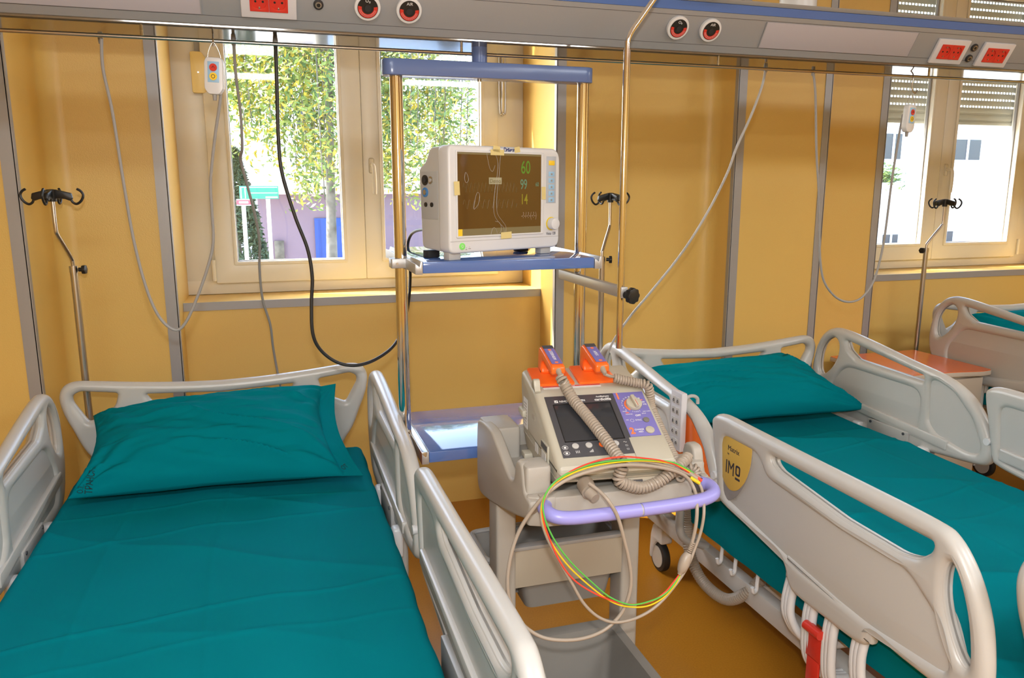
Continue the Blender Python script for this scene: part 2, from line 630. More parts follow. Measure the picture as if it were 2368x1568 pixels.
curtain(-.70, .70, 2.60, 'slat_curtain')
for x in (-.72, .72):
    obj('guide_rail', box(x-.014, x+.014, -.022, .022, 2.50, 2.86, .003), 'alu', t)

# ================================================================== BED-HEAD SUPPLY UNIT
UX0, UX1 = -3.2+.8, 6.2
U = thing('bedhead_supply_unit', 'long grey wall-to-wall bedhead supply unit with blue band, hanging above the beds', 'medical supply unit', (1.5, 2.45, 2.02))
FD = Vector((0, -.519, .855)).normalized()
def fp(s, off=0.0):   # point of the slanted face: s up the face, off out of it
    n = Vector((0, -FD.z, FD.y))
    p = Vector((0, 2.34, 2.02))+FD*s+n*off
    return (p.y, p.z)
obj('housing', prism([(2.57, 2.024), fp(.004)[:2], fp(.13), fp(.13, -.004), fp(.158, -.004), fp(.158), fp(.172), (2.57, 2.17)], UX0, UX1, 'x', .0015), 'unit', U, True, ang=25)
obj('underside_panel', box(UX0, UX1, 2.345, 2.568, 2.019, 2.0245), 'unitu', U, True, smooth=False)
obj('blue_band', prism([fp(.131, -.003), fp(.157, -.003), fp(.157, .0005), fp(.131, .0005)], UX0, UX1, 'x'), 'unitblue', U, True, smooth=False)
b = prism([fp(.0265, -.001), fp(.0275, -.001), fp(.0275, .0006), fp(.0265, .0006)], UX0, UX1, 'x')
merge(b, prism([fp(.1145, -.001), fp(.1155, -.001), fp(.1155, .0006), fp(.1145, .0006)], UX0, UX1, 'x'))
obj('joint_line', b, 'dark', U, True, smooth=False)
def FM(x, s, off=0.0):
    y, z = fp(s, off)
    return frame_m((x, y, z), (1, 0, 0), (0, FD.y, FD.z))
def light(x0, x1):
    m = FM(0, 0)
    l = obj('reading_light', quadbox(m, x0, x1, .029, .112, .0, .0035, .001), 'diff', U, True)
    objs('end_seam', [quadbox(m, x-.0015, x+.0015, .029, .112, .0, .0045) for x in (x0, x1)], 'unit', l, world=True, smooth=False)
    return l
light(-1.35, -.135)
light(1.565, 2.17)
def socket(x, s=.0575, w=.143, h=.088):
    m = FM(x, s)
    f = obj('socket_frame', quadbox(m, -w/2, w/2, -h/2, h/2, 0, .011, .003), 'sockw', U, True)
    for k in (-1, 1):
        cx = k*.0245
        pl = plate(rpoly([(cx-.0242, -.0255), (cx+.0242, -.0255), (cx+.0242, .0255), (cx-.0242, .0255)], .001, 1), [[(cx+.019*cos(a*pi/10), .019*sin(a*pi/10)) for a in range(20)]], .006, .0008, 1)
        i = obj('socket_insert', pl, 'red', f, True, mtx=m @ Matrix.Translation((0, 0, .011)))
        obj('socket_well', disc(m, cx, 0, .0192, .0085, .0112), 'red', i, True)
        objs('contact_hole', [disc(m, cx+q*.0095, .0, .003, .011, .0117, 12) for q in (-1, 1)], 'black', i, world=True)
        objs('earth_contact', [quadbox(m, cx-.002, cx+.002, q*.016-.003, q*.016+.003, .011, .0135, .0006) for q in (-1, 1)], 'steel', i, world=True)
socket(.036, .075, .143, .088)
socket(2.335, .057, .14, .086)
socket(2.541, .055, .14, .086)
def jack(x, s):
    m = FM(x, s)
    j = obj('terminal', disc(m, 0, 0, .0135, 0, .006, 24, bev=.0015), 'rubber', U, True)
    obj('terminal_ring', disc(m, 0, 0, .0085, .005, .0075), 'steel', j, True)
    obj('terminal_core', disc(m, 0, 0, .005, .005, .0085), 'black', j, True)
jack(.165, .074); jack(2.438, .075); jack(2.439, .036)
def gas(x, s, word):
    m = FM(x, s)
    g = obj('gas_outlet', disc(m, 0, 0, .036, 0, .014, 40, bev=.003), 'whiteb', U, True)
    obj('outlet_face', disc(m, 0, 0, .028, .013, .0155, 40), 'black', g, True)
    # red horseshoe
    bm_ = B()
    pts_o, pts_i = [], []
    for k in range(25):
        a = radians(170+200*k/24)
        pts_o.append((.0265*cos(a), .0265*sin(a)))
        pts_i.append((.0165*cos(a), .0165*sin(a)))
    q = plate(pts_o+pts_i[::-1], [], .0012, .0002, 1)
    r = obj('red_marking', q, 'red', g, True, mtx=m @ Matrix.Translation((0, 0, .0158)))
    d = B()
    for k in range(22):
        a = radians(196+148*k/21)
        for rr in (.0195, .0232):
            quadbox(m @ Matrix.Rotation(a, 4, 'Z'), rr-.0008, rr+.0008, -.0005, .0003, .0163, .0167, bm=d)
    obj('fine_print', d, 'ltext', g, True, smooth=False)
    obj('outlet_port', disc(m, 0, -.001, .009, .015, .017, 24), 'rubber', g, True)
    obj('lettering', text(word, .0115), 'ltext', g, True, mtx=tm(m, 0, .019, .0162), smooth=False)
gas(.296, .078, 'O\u2082'); gas(.411, .077, 'AIR'); gas(1.252, .078, 'O\u2082'); gas(1.367, .077, 'AIR')
# equipment rail under the unit
rl = cyl((UX0, 2.455, 2.000), (UX1, 2.455, 2.000), .0055, seg=12)
r = obj('equipment_rail', rl, 'steel', U, True)
b = B()
x = -2.1
while x < 6.0:
    cyl((x, 2.455, 2.0), (x, 2.455, 2.021), .004, seg=8, bm=b)
    x += .9
obj('rail_stud', b, 'steel', r, True)
for x in (-1.6, 1.80, 5.0):
    obj('ceiling_mount', cyl((x, 2.45, 2.165), (x, 2.45, 3.0), .062, seg=32), 'whiteb', U, True)
# small tray clipped on the top of the unit
t = thing('unit_tray', 'small beige dark-edged tray clipped on top of the unit beside the bent pole', 'tray', (1.33, 2.22, 2.172))
obj('tray_body', box(-.05, .05, -.05, .05, 0, .012, .003), 'beiged', t)
obj('edge_strip', box(-.052, .052, -.054, -.048, -.001, .013, .001), 'black', t)

# ------------------------------------------------------------------ nurse call handsets
def handset(x, y, ztop, rz, hookpts, cordpts, label, rot):
    t = thing('call_handset', label, 'nurse call handset', (x, y, ztop), 0, 'call handsets hung from the supply unit')
    R_ = Matrix.Rotation(rot, 4, 'Y') @ Matrix.Rotation(rz, 4, 'Z')
    q = prism(rpoly([(-.026, -.012), (-.020, 0), (.020, 0), (.026, -.012), (.026, -.085), (.015, -.100), (-.015, -.100), (-.026, -.085)][::-1], .006), -.011, .011, 'y', .004)
    body = obj('handset_body', q, 'whiteb', t, mtx=R_)
    obj('button_panel', box(-.0155, .0155, -.0122, -.0108, -.068, -.012, .0004), 'keyb', body, mtx=R_)
    m = R_ @ frame_m((0, -.0122, 0), (1, 0, 0), (0, 0, 1))
    obj('red_button', disc(m, 0, -.028, .0105, 0, .0016), 'red', body)
    obj('yellow_button', disc(m, 0, -.052, .0105, 0, .0016), 'keyy', body)
    b = tube([(.004, -.030, .0022), (0, -.024, .0022), (-.003, -.030, .0022)], .0006, 5, smooth=2)
    tube([(.005*cos(a*pi/5), -.052+.005*sin(a*pi/5), .0022) for a in range(10)], .0007, 5, smooth=0, closed=True, bm=b)
    obj('button_symbol', b, 'dtext', body, mtx=m)
    obj('strain_relief', cyl((0, 0, -.100), (0, 0, -.116), .0065, .005, 12), 'cordgrey', t, mtx=R_)
    obj('hanger_wire', tube([(-.018, 0, -.008), (-.014, 0, .016), (0, 0, .040), (.014, 0, .016), (.018, 0, -.008)], .0012, 6), 'steel', t)
    obj('hook', tube(hookpts, .0022, 8), 'steel', t, True)
    obj('cord', tube(cordpts, .0042, 8), 'cordgrey', t, True)
    return t
handset(-.117, 2.44, 1.953, radians(-12), [(-.117, 2.455, 2.02), (-.117, 2.443, 2.005), (-.117, 2.441, 1.993), (-.117, 2.44, 1.985), (-.114, 2.447, 1.989)],
        [(-0.401,2.450,1.990),(-0.404,2.450,1.912),(-0.391,2.450,1.798),(-0.380,2.450,1.612),(-0.367,2.450,1.443),(-0.345,2.450,1.305),(-0.317,2.450,1.221),(-0.279,2.450,1.183),(-0.248,2.450,1.205),(-0.213,2.450,1.274),(-0.177,2.450,1.363),(-0.156,2.450,1.438),(-0.153,2.450,1.538),(-0.151,2.450,1.612),(-0.131,2.450,1.734),(-0.111,2.450,1.830),(-0.104,2.450,1.882)],
        'white call handset hanging in front of the near window frame', radians(3))
handset(2.315, 2.44, 1.897, radians(14), [(2.315, 2.455, 2.02), (2.315, 2.44, 2.00), (2.313, 2.44, 1.955), (2.330, 2.44, 1.938), (2.345, 2.445, 1.950)],
        [(1.883,2.450,1.995),(1.899,2.450,1.919),(1.921,2.450,1.723),(1.943,2.450,1.584),(1.961,2.450,1.426),(1.973,2.450,1.329),(1.997,2.450,1.247),(2.051,2.450,1.187),(2.113,2.450,1.162),(2.173,2.450,1.173),(2.219,2.450,1.222),(2.242,2.450,1.288),(2.260,2.450,1.404),(2.270,2.450,1.616),(2.283,2.450,1.775),(2.293,2.450,1.863)],
        'white call handset hanging in front of the far shuttered window', radians(3))

def cable(name, pts, r, m, label, cat='cable', group=None):
    o = obj(name, tube(pts, r, 10, 10), m)
    return tag(o, label, cat, group)
cable('grey_cable', [(-0.064,2.500,2.009),(-0.065,2.550,1.915),(-0.060,2.600,1.820),(-0.063,2.650,1.720),(-0.071,2.700,1.681),(-0.057,2.750,1.600),(-0.039,2.800,1.499),(-0.031,2.850,1.409),(-0.037,2.900,1.314),(-0.034,2.950,1.198),(-0.013,3.000,1.093),(-0.008,3.050,1.001),(0.001,3.120,0.899),(0.013,3.160,0.801)], .0045, 'cordgrey', 'grey cable hanging from the unit in front of the window to behind the left bed')
cable('black_cable', [(0.052,2.500,2.012),(0.049,2.500,1.888),(0.045,2.500,1.739),(0.050,2.500,1.638),(0.081,2.500,1.509),(0.113,2.500,1.409),(0.123,2.500,1.321),(0.117,2.500,1.240),(0.116,2.500,1.143),(0.139,2.510,1.084),(0.190,2.520,1.038),(0.252,2.530,1.022),(0.321,2.570,1.030),(0.394,2.640,1.060),(0.445,2.730,1.115),(0.478,2.810,1.196),(0.497,2.880,1.267),(0.498,2.895,1.311),(0.493,2.895,1.379),(0.496,2.850,1.421),(0.491,2.700,1.447),(0.490,2.520,1.462)], .0055, 'cordblack', 'black cable looping from the unit behind the post to the monitor', )
cable('pale_grey_cable', [(1.721,2.500,2.007),(1.709,2.500,1.947),(1.673,2.500,1.850),(1.633,2.520,1.738),(1.612,2.540,1.646),(1.577,2.580,1.529),(1.516,2.600,1.412),(1.470,2.640,1.318),(1.392,2.680,1.200),(1.323,2.720,1.096),(1.271,2.760,0.988),(1.259,2.800,0.884),(1.276,2.840,0.773)], .0045, 'palegrey', 'pale grey cable slanting from the unit down to the head of the middle bed')
b = B()
for p in [(-0.430,2.614,2.018),(-0.065,2.528,2.018),(0.052,2.521,2.018),(1.749,2.542,2.018),(1.970,2.564,2.018)]:
    cyl((p[0], p[1], 2.019), (p[0], p[1], 2.003), .0075, .006, 12, bm=b)
obj('cable_gland', b, 'cordgrey', U, True)

# ================================================================== EQUIPMENT RACK
RK = thing('equipment_rack', 'chrome and blue double post equipment rack hanging from the supply unit', 'equipment rack', (.70, 2.45, 0))
obj('drop_tube', cyl((.655, 2.45, 2.020), (.655, 2.45, 1.955), .0245, seg=32), 'blue', RK, True)
q = prism(rpoly([(.352, 2.415), (1.030, 2.415), (1.030, 2.485), (.352, 2.485)], .034, 8), 1.925, 1.972, 'z', .003)
obj('cross_beam', q, 'blue', RK, True)
obj('beam_bolt', cyl((.655, 2.45, 1.918), (.655, 2.45, 1.926), .007), 'steel', RK, True)
for x in (.394, 1.003):
    obj('post', cyl((x, 2.45, .76), (x, 2.45, 1.926), .0195, seg=40), 'chrome', RK, True)
def shelf(z, y0, y1, name):
    s = obj(name, box(.428, .974, y0, y1, z-.034, z, .003), 'bluetop', RK, True)
    for sx in (-1, 1):
        xa, xb = (.405, .427) if sx < 0 else (.975, .997)
        c = prism(rpoly([(xa, z-.036), (xb, z-.036), (xb, z+.003), (xb-sx*0-.005 if sx < 0 else xb-.005, z+.003), ((xa+xb)/2+.002, z-.014), (xa+.006, z-.008), (xa, z-.004)], .001, 1), y0-.004, y1, 'y', .0008)
        obj('side_channel', c, 'alu', s, True)
        px = .394 if sx < 0 else 1.003
        cl = plate(rpoly([(px-.034, 2.424), (px+.030, 2.424), (px+.030, 2.478), (px-.034, 2.478)], .006), [[(px+.0200*cos(a*pi/12), 2.45+.0200*sin(a*pi/12)) for a in range(24)]], .030, .002, 1)
        obj('post_clamp', cl, 'alu', s, True, mtx=Matrix.Translation((0, 0, z-.018)))
        obj('clamp_screw', cyl((px-.016*sx*-1, 2.423, z-.018), (px-.016*sx*-1, 2.420, z-.018), .004, seg=12), 'steel', s, True)
    return s
shelf(1.380, 2.262, 2.86, 'upper_shelf')
lo = shelf(.806, 2.225, 2.67, 'lower_shelf')
obj('side_plate', box(.404, .4275, 2.222, 2.674, .770, .809, .002), 'steel', lo, True)
obj('side_plate', box(.9745, .998, 2.222, 2.674, .770, .809, .002), 'steel', lo, True)

t = thing('drip_pole', 'long chrome drip pole bent at the top, clamped to the right rack post', 'drip pole', (.967, 2.05, 1.131))
obj('pole', tube([(.967, 2.05, 1.131), (.967, 2.05, 1.5), (.967, 2.05, 1.94), (.968, 2.05, 1.985), (.978, 2.05, 2.012), (1.003, 2.05, 2.046), (1.043, 2.05, 2.10), (1.10, 2.05, 2.175)], .0075, 16, 6, rad=None), 'chrome', t, True)
obj('sleeve', cyl((.967, 2.05, 1.131), (.967, 2.05, 1.965), .0098, seg=24), 'chrome', t, True)
obj('clamp_arm', box(.9625, .9830, 2.035, 2.55, 1.281, 1.313, .002), 'alu', t, True)
def knob(name, p, d, r, parent, m='black', world=True, lobes=8):
    """star knob on axis d"""
    d = Vector(d).normalized()
    b = B()
    pts = []
    for k in range(lobes*6):
        a = 2*pi*k/(lobes*6)
        rr = r*(1-.09*(1-cos(lobes*a))/2*1.4)
        pts.append((rr*cos(a), rr*sin(a)))
    q = prism(pts, -r*.38, r*.38, 'z', r*.12)
    merge(b, q)
    bmesh.ops.transform(b, matrix=d.to_track_quat('Z', 'Y').to_matrix().to_4x4(), verts=b.verts)
    bmesh.ops.translate(b, vec=Vector(p), verts=b.verts)
    cyl(Vector(p)-d*r*1.1, Vector(p), r*.45, seg=16, bm=b)
    return obj(name, b, m, parent, world)
knob('star_knob', (.985, 2.010, 1.291), (.35, -.93, 0), .024, t)

# ================================================================== PATIENT MONITOR
MO = thing('patient_monitor', 'white patient monitor with screen painted brown as a wall reflection and tape strips, on the blue shelf', 'patient monitor', (.51, 2.262, 1.381), radians(23))
W_, H_ = .447, .337      # local: x along the face, y into the body, z up
prof = []
q = prism(rpoly([(0, .020), (W_, .020), (W_, H_), (0, H_)], [.022, .03, .04, .02], 6), 0, .055, 'y', .008, 3)
obj('front_housing', q, 'whiteb', MO)
# body behind: side outline in (y,z), stepped down towards the back
side = rpoly([(.03, .022), (.155, .030), (.165, .27), (.125, .292), (.105, .332), (.03, .335)], [.01, .02, .012, .02, .015, .01])
obj('rear_housing', prism(side, .006, W_-.006, 'x', .006, 2), 'white', MO)
m = frame_m((0, 0, 0), (1, 0, 0), (0, 0, 1))   # face plane: x right, y up, z towards viewer
bz = plate(rpoly([(.024, .066), (.374, .066), (.374, .322), (.024, .322)], .006), [[(.030, .072), (.362, .072), (.362, .316), (.030, .316)]], .006, .002, 2)
obj('screen_bezel', bz, 'whiteb', MO, mtx=m @ Matrix.Translation((0, 0, .001)))
scr = obj('screen', quadbox(m, .028, .364, .070, .318, -.004, .0015), 'screen', MO)
objs('status_bar', [quadbox(m, .0285, .3635, .0705, .092, .0014, .0018), quadbox(m, .0285, .3635, .3105, .3175, .0014, .0018)], 'screenb', scr, smooth=False)
obj('alarm_key', quadbox(m, .0285, .046, .0705, .092, .0018, .0021), 'keyy', scr, smooth=False)
def T(parent, name, s, size, x, y, mt, z=.0018, bold=0.0, sx=1.0, align='CENTER', mm=None):
    return obj(name, text(s, size, .00025, align, bold, sx), mt, parent, mtx=tm(mm if mm is not None else m, x, y, z), smooth=False)
T(scr, 'reading', '60', .056, .296, .274, 'sg', bold=.0003, sx=.72)
T(scr, 'reading', '99', .044, .288, .222, 'sc', bold=.0002, sx=.66)
T(scr, 'reading', '60', .018, .345, .223, 'sc', sx=.8)
T(scr, 'reading', '14', .046, .290, .176, 'sy', bold=.0002, sx=.68)
T(scr, 'reading', '-?-/-?-(-?-)', .027, .311, .127, 'sw', sx=.62)
# traces
wv = []
for base, amp, kx in ((.215, .016, 15), (.165, .014, 11)):
    pts = []
    for k in range(121):
        x = .05+.21*k/120
        pts.append((x, base+amp*sin(k/120*kx*2*pi), .0018))
    wv.append(tube(pts, .0005, 4, smooth=0))
objs('waveform', wv, 'wave', scr, mtx=m)
obj('demo_box', quadbox(m, .148, .198, .224, .244, .0018, .0022), 'demo', scr, smooth=False)
T(scr, 'demo_lettering', 'Demo', .017, .173, .233, 'screenb', z=.0023)
# bubbles under the protective film
fb_ = []
def loop(pts, closed=False):
    fb_.append(tube([(x, y, .0021) for x, y in pts], .0007, 5, 6, closed))
loop([(.172, .316), (.183, .29), (.180, .25), (.170, .20), (.166, .15), (.172, .125), (.190, .105), (.205, .092), (.208, .075)])
loop([(.195, .316), (.190, .28), (.188, .25), (.180, .20), (.178, .15), (.184, .13), (.200, .112), (.214, .095), (.214, .075)])
loop([(.140, .316), (.150, .275), (.162, .262), (.172, .28)])
loop([(.060, .258), (.068, .248), (.070, .235), (.062, .228), (.056, .240)], True)
loop([(.105, .200), (.112, .190), (.106, .165), (.090, .150), (.092, .168), (.098, .190)], True)
loop([(.155, .072), (.160, .088), (.168, .093), (.176, .086), (.180, .074)])
loop([(.172, .112), (.188, .108), (.196, .094), (.194, .080), (.186, .074)])
objs('film_bubble', fb_, 'film', scr, mtx=m)
# tapes
for x0, x1, y0, y1, rot in ((.153, .206, .310, .327, 0), (.163, .190, .320, .337, -8), (.248, .270, .320, .337, 10), (.016, .036, .192, .232, 3), (.362, .380, .176, .216, 2), (.193, .236, .058, .078, 2)):
    mm = m @ Matrix.Translation(((x0+x1)/2, (y0+y1)/2, .0042)) @ Matrix.Rotation(radians(rot), 4, 'Z')
    obj('tape', quadbox(mm, -(x1-x0)/2, (x1-x0)/2, -(y1-y0)/2, (y1-y0)/2, 0, .0004), 'tape', MO, smooth=False)
T(MO, 'brand_lettering', 'Dr\u00e4ger', .019, .229, .3265, 'ntext', z=.0006, bold=.0006, sx=.78)
T(MO, 'model_lettering', 'Vista 120', .013, .408, .066, 'dtext', z=.0006, sx=.85)
objs('alarm_lamp', [quadbox(m, .197, .222, .3325, .336, -.002, .0008), quadbox(m, .225, .248, .3325, .336, -.002, .0008)], 'keypad', MO)
kp = obj('keypad', quadbox(m, .386, .428, .164, .312, 0, .0012, .0004), 'keypad', MO)
obj('alarm_mute_key', quadbox(m, .395, .421, .284, .299, .001, .0022, .0004), 'keyy', kp)
for k in range(5):
    y = .256-.0205*k
    kk = obj('key', quadbox(m, .395, .420, y-.007, y+.008, .001, .0022, .0004), 'keyb', kp)
    obj('key_symbol', quadbox(m, .404, .411, y-.003, y+.003, .0021, .0026), 'cordgrey', kk, smooth=False)
obj('knob_ring', disc(m, .408, .098, .0215, 0, .002, 32), 'keyy' if False else 'cyel', MO)
obj('rotary_knob', disc(m, .408, .098, .019, 0, .024, 32, bev=.004), 'whiteb', MO)
g = obj('power_button', disc(m, .045, .041, .0105, 0, .003, 32, bev=.001), 'green', MO)
obj('power_ring', tube([(.0, .0045, 0), (.0035, .001, 0), (0, -.004, 0), (-.0035, .001, 0), (-.001, .0045, 0)], .0006, 5), 'ltext', g, mtx=tm(m, .045, .041, .0032))
objs('indicator', [disc(m, .061, .036, .001, 0, .0008, 8), disc(m, .073, .038, .001, 0, .0008, 8)], 'cordgrey', MO)
objs('indicator_symbol', [quadbox(m, .058, .064, .030, .032, 0, .0006), quadbox(m, .069, .078, .032, .034, 0, .0006)], 'cordgrey', MO)
b = prism([(.004, .0555), (.443, .0555), (.443, .0570), (.004, .0570)], -.0006, .01, 'y')
obj('lower_seam', b, 'palegrey', MO, smooth=False)
# connectors on the left flank (x = .006, outward -x)
ml = frame_m((.0055, 0, 0), (0, -1, 0), (0, 0, 1))   # x = towards the front
sp = obj('connector_panel', quadbox(ml, -.152, -.065, .120, .262, 0, .0012, .0004), 'palegrey', MO)
def con(y, z, r, mt, ring=None):
    c = obj('connector_socket', disc(ml, -y, z, r, .001, .004, 24), mt, sp)
    if ring:
        obj('socket_ring', disc(ml, -y, z, r*.55, .004, .006, 20), ring, c)
con(.128, .236, .0155, 'black', 'rubber'); con(.098, .236, .011, 'steel', 'palegrey'); con(.128, .200, .0145, 'bluec', 'steel')
con(.126, .163, .007, 'black'); con(.094, .163, .007, 'black')
for x, y in ((.03, .03), (.40, .03), (.03, .14), (.40, .14)):
    f = obj('foot', box(x-.022, x+.022, y-.015, y+.015, -.0005, .023, .003), 'palegrey' if y < .1 else 'rubber', MO)

# ================================================================== HOSPITAL BEDS
# local frame: x across, y = 0 at the head board (negative towards the foot), z up
def build_bed():
    t = thing('hospital_bed', 'x', 'hospital bed', (0, 0, 0), 0, 'hospital beds')
    HZ = 0
    # head board
    half = [(0, .885), (.15, .890), (.30, .901), (.42, .913), (.49, .917), (.528, .900), (.543, .860), (.533, .800), (.508, .735), (.480, .665), (.445, .610), (.42, .55), (.41, .42)]
    outer = catmull([(a, c, 0) for a, c in half], 5)
    outer = [(p.x, p.y) for p in outer]
    full = outer+[(-a, c) for a, c in outer[::-1][:-1]]
    tri = rpoly([(.352, .866), (.475, .882), (.500, .868), (.500, .845), (.455, .765), (.400, .79), (.365, .82)], .012, 4)
    cen = rpoly([(-.262, .855), (0, .842), (.262, .855), (.235, .815), (.0, .795), (-.235, .815)], .010, 4)
    hb = plate(full, [tri, [(-a, c) for a, c in tri], cen], .046, .021, 4)
    obj('head_board', hb, 'white', t, mtx=XZ)
    fh = [(a, c) for a, c in full]
    fb = plate(fh, [[(a, c) for a, c in tri], [(-a, c) for a, c in tri], [(a, c) for a, c in cen]], .040, .021, 4)
    obj('foot_board', fb, 'white', t, mtx=Matrix.Translation((0, -1.982, 0)) @ XZ)
    # side rails, outlines in (y,z)
    ho = sm2([(-.020, .66), (-.004, .75), (-.020, .85), (-.055, .925), (-.115, .968), (-.20, .974), (-.38, .951), (-.58, .918), (-.75, .893), (-.86, .850), (-.93, .785), (-.972, .71), (-.984, .655), (-.965, .615), (-.90, .600), (-.70, .580), (-.50, .555), (-.20, .545), (-.08, .575)])
    h_slot = rpoly([(-.215, .932), (-.655, .873), (-.655, .852), (-.290, .862), (-.235, .893)], .010, 4)
    h_loop = sm2([(-.135, .930), (-.085, .905), (-.052, .850), (-.048, .775), (-.072, .745), (-.125, .782), (-.165, .845), (-.170, .905)], 4)
    h_panel = rpoly([(-.690, .862), (-.720, .868), (-.800, .842), (-.885, .770), (-.935, .680), (-.93, .648), (-.88, .640), (-.74, .665), (-.70, .70)], .02, 4)
    fo = sm2([(-.930, .86), (-.940, .893), (-.985, .907), (-1.10, .907), (-1.35, .905), (-1.60, .905), (-1.78, .903), (-1.84, .890), (-1.895, .835), (-1.935, .755), (-1.954, .665), (-1.955, .60), (-1.935, .556), (-1.88, .552), (-1.75, .556), (-1.662, .560), (-1.640, .525), (-1.60, .512), (-1.50, .512), (-1.385, .514), (-1.345, .535), (-1.322, .578), (-1.28, .597), (-1.15, .608), (-1.02, .625), (-.985, .65), (-.962, .74)])
    f_slot = rpoly([(-1.235, .862), (-1.800, .862), (-1.797, .838), (-1.765, .808), (-1.715, .795), (-1.53, .798), (-1.27, .828), (-1.240, .842)], [.012, .02, .02, .02, .02, .01, .012, .012], 4)
    f_loop = sm2([(-1.848, .838), (-1.875, .800), (-1.900, .735), (-1.914, .66), (-1.908, .637), (-1.885, .655), (-1.855, .705), (-1.836, .76), (-1.834, .815)], 4)
    imo = rpoly([(-.958, .866), (-1.128, .866), (-1.150, .856), (-1.148, .800), (-1.125, .738), (-1.080, .675), (-1.040, .648), (-1.012, .655), (-.985, .72)], [.008, .02, .02, .03, .03, .03, .02, .015, .03], 4)
    def inset(poly, s, cy, cz):
        return [(cy+(a-cy)*s, cz+(c-cz)*s) for a, c in poly]
    XR = .553
    for sx in (-1, 1):
        # head section rail: rounded rim plus thinner panel
        rim = plate(ho, [h_slot, h_loop, h_panel, rpoly([(-.22, .815), (-.645, .812), (-.65, .635), (-.40, .60), (-.15, .60), (-.13, .70)], .05, 5)], .046, .020, 4)
        pan = plate(inset(ho, .985, -.5, .76), [h_slot, h_loop], .024, .004, 2)
        merge(rim, pan)
        r = obj('side_rail', rim, 'white', t, mtx=Matrix.Translation((sx*XR, 0, 0)) @ YZ)
        obj('bumper', cyl((sx*(XR-.026), -.965, .705), (sx*(XR+.026), -.965, .705), .013, seg=24), 'whiteb', r)
        # outward orange insert
        p = plate(inset(h_panel, .96, -.82, .755), [], .004, .001, 1)
        tag(obj('rail_insert', p, 'orangep', r, mtx=Matrix.Translation((sx*(XR+.014), 0, 0)) @ YZ), 'orange insert')
        # inner moulded ribs and mounting plate
        ib = prism(rpoly([(-.10, .690), (-.80, .655), (-.80, .615), (-.10, .650)], .008), XR-.028, XR-.010, 'x', .006)
        if sx < 0:
            bmesh.ops.scale(ib, vec=(-1, 1, 1), verts=ib.verts); bmesh.ops.reverse_faces(ib, faces=ib.faces)
        obj('moulded_rib', ib, 'white', r)
        mp_ = B()
        xx = sorted((sx*(XR-.034), sx*(XR-.012)))
        box(xx[0], xx[1], -.62, -.40, .545, .632, .004, bm=mp_)
        plt = obj('mounting_plate', mp_, 'palegrey', r)
        objs('plate_screw', [cyl((sx*(XR-.037), a, .622), (sx*(XR-.030), a, .622), .006, seg=12) for a in (-.60, -.42)], 'dark', plt)
        for a in (-.34, -.70):
            xx = sorted((sx*(XR-.045), sx*(XR-.010)))
            obj('hinge_lug', box(xx[0], xx[1], a-.022, a+.022, .50, .60, .010, 3), 'whiteb', r)
        # foot section rail
        low = rpoly([(-1.00, .845), (-1.18, .845), (-1.22, .790), (-1.53, .765), (-1.74, .765), (-1.83, .70), (-1.875, .60), (-1.65, .585), (-1.40, .60), (-1.02, .66)], .03, 4)
        rim = plate(fo, [f_slot, f_loop, low], .046, .020, 4)
        pan = plate(inset(fo, .985, -1.45, .72), [f_slot, f_loop], .028, .005, 2)
        merge(rim, pan)
        # raised lower step on the outside
        fl = fo
        r = obj('side_rail', rim, 'white', t, mtx=Matrix.Translation((sx*XR, 0, 0)) @ YZ)
        ib = prism(rpoly([(-1.335, .545), (-1.66, .535), (-1.66, .560), (-1.66, .575), (-1.335, .612)], .006), XR-.006, XR+.020, 'x', .008)
        if sx < 0:
            bmesh.ops.scale(ib, vec=(-1, 1, 1), verts=ib.verts); bmesh.ops.reverse_faces(ib, faces=ib.faces)
        obj('lower_step', ib, 'white', r)
        ib = prism(rpoly([(-1.02, .700), (-1.80, .655), (-1.80, .615), (-1.02, .655)], .008), XR-.028, XR-.010, 'x', .006)
        if sx < 0:
            bmesh.ops.scale(ib, vec=(-1, 1, 1), verts=ib.verts); bmesh.ops.reverse_faces(ib, faces=ib.faces)
        obj('moulded_rib', ib, 'white', r)
        xx = sorted((sx*(XR-.034), sx*(XR-.012)))
        plt = obj('mounting_plate', box(xx[0], xx[1], -1.60, -1.30, .520, .612, .004), 'palegrey', r)
        # insert: grey ground, mustard shield, lettering
        mo = Matrix.Translation((sx*(XR+.0145), 0, 0)) @ YZ
        g = obj('rail_insert', plate(imo, [], .004, .0008, 1), 'imog', r, mtx=mo)
        ye = rpoly([(-1.000, .864), (-1.128, .864), (-1.149, .854), (-1.147, .800), (-1.125, .742), (-1.090, .700), (-1.045, .685), (-1.005, .712), (-.982, .775), (-.980, .800), (-.998, .825)], [.004, .02, .02, .03, .02, .03, .03, .03, .01, .01, .01], 4)
        y_ = obj('shield', plate(ye, [], .002, .0004, 1), 'imoy', g, mtx=Matrix.Translation((sx*(XR+.0172), 0, 0)) @ YZ)
        mt = frame_m((sx*(XR+.0184), -1.062, 0), (0, -1 if sx < 0 else 1, 0), (0, 0, 1))
        obj('lettering', text('Matrix', .023), 'dtext', y_, mtx=tm(mt, -.004 if sx < 0 else .004, .818), smooth=False)
        obj('lettering', text('by', .009), 'dtext', y_, mtx=tm(mt, -.03, .800), smooth=False)
        lb = text('IM', .060, bold=0.0, sx=.80)
        bmesh.ops.translate(lb, vec=(-.018, 0, 0), verts=lb.verts)
        lo_ = plate(rpoly([(.012, -.010), (.036, -.010), (.036, .022), (.012, .022)], .008), [rpoly([(.018, -.004), (.030, -.004), (.030, .016), (.018, .016)], .004)], .0008, .0001, 0)
        merge(lb, lo_)
        box(.012, .036, -.024, -.017, -.0004, .0004, bm=lb)
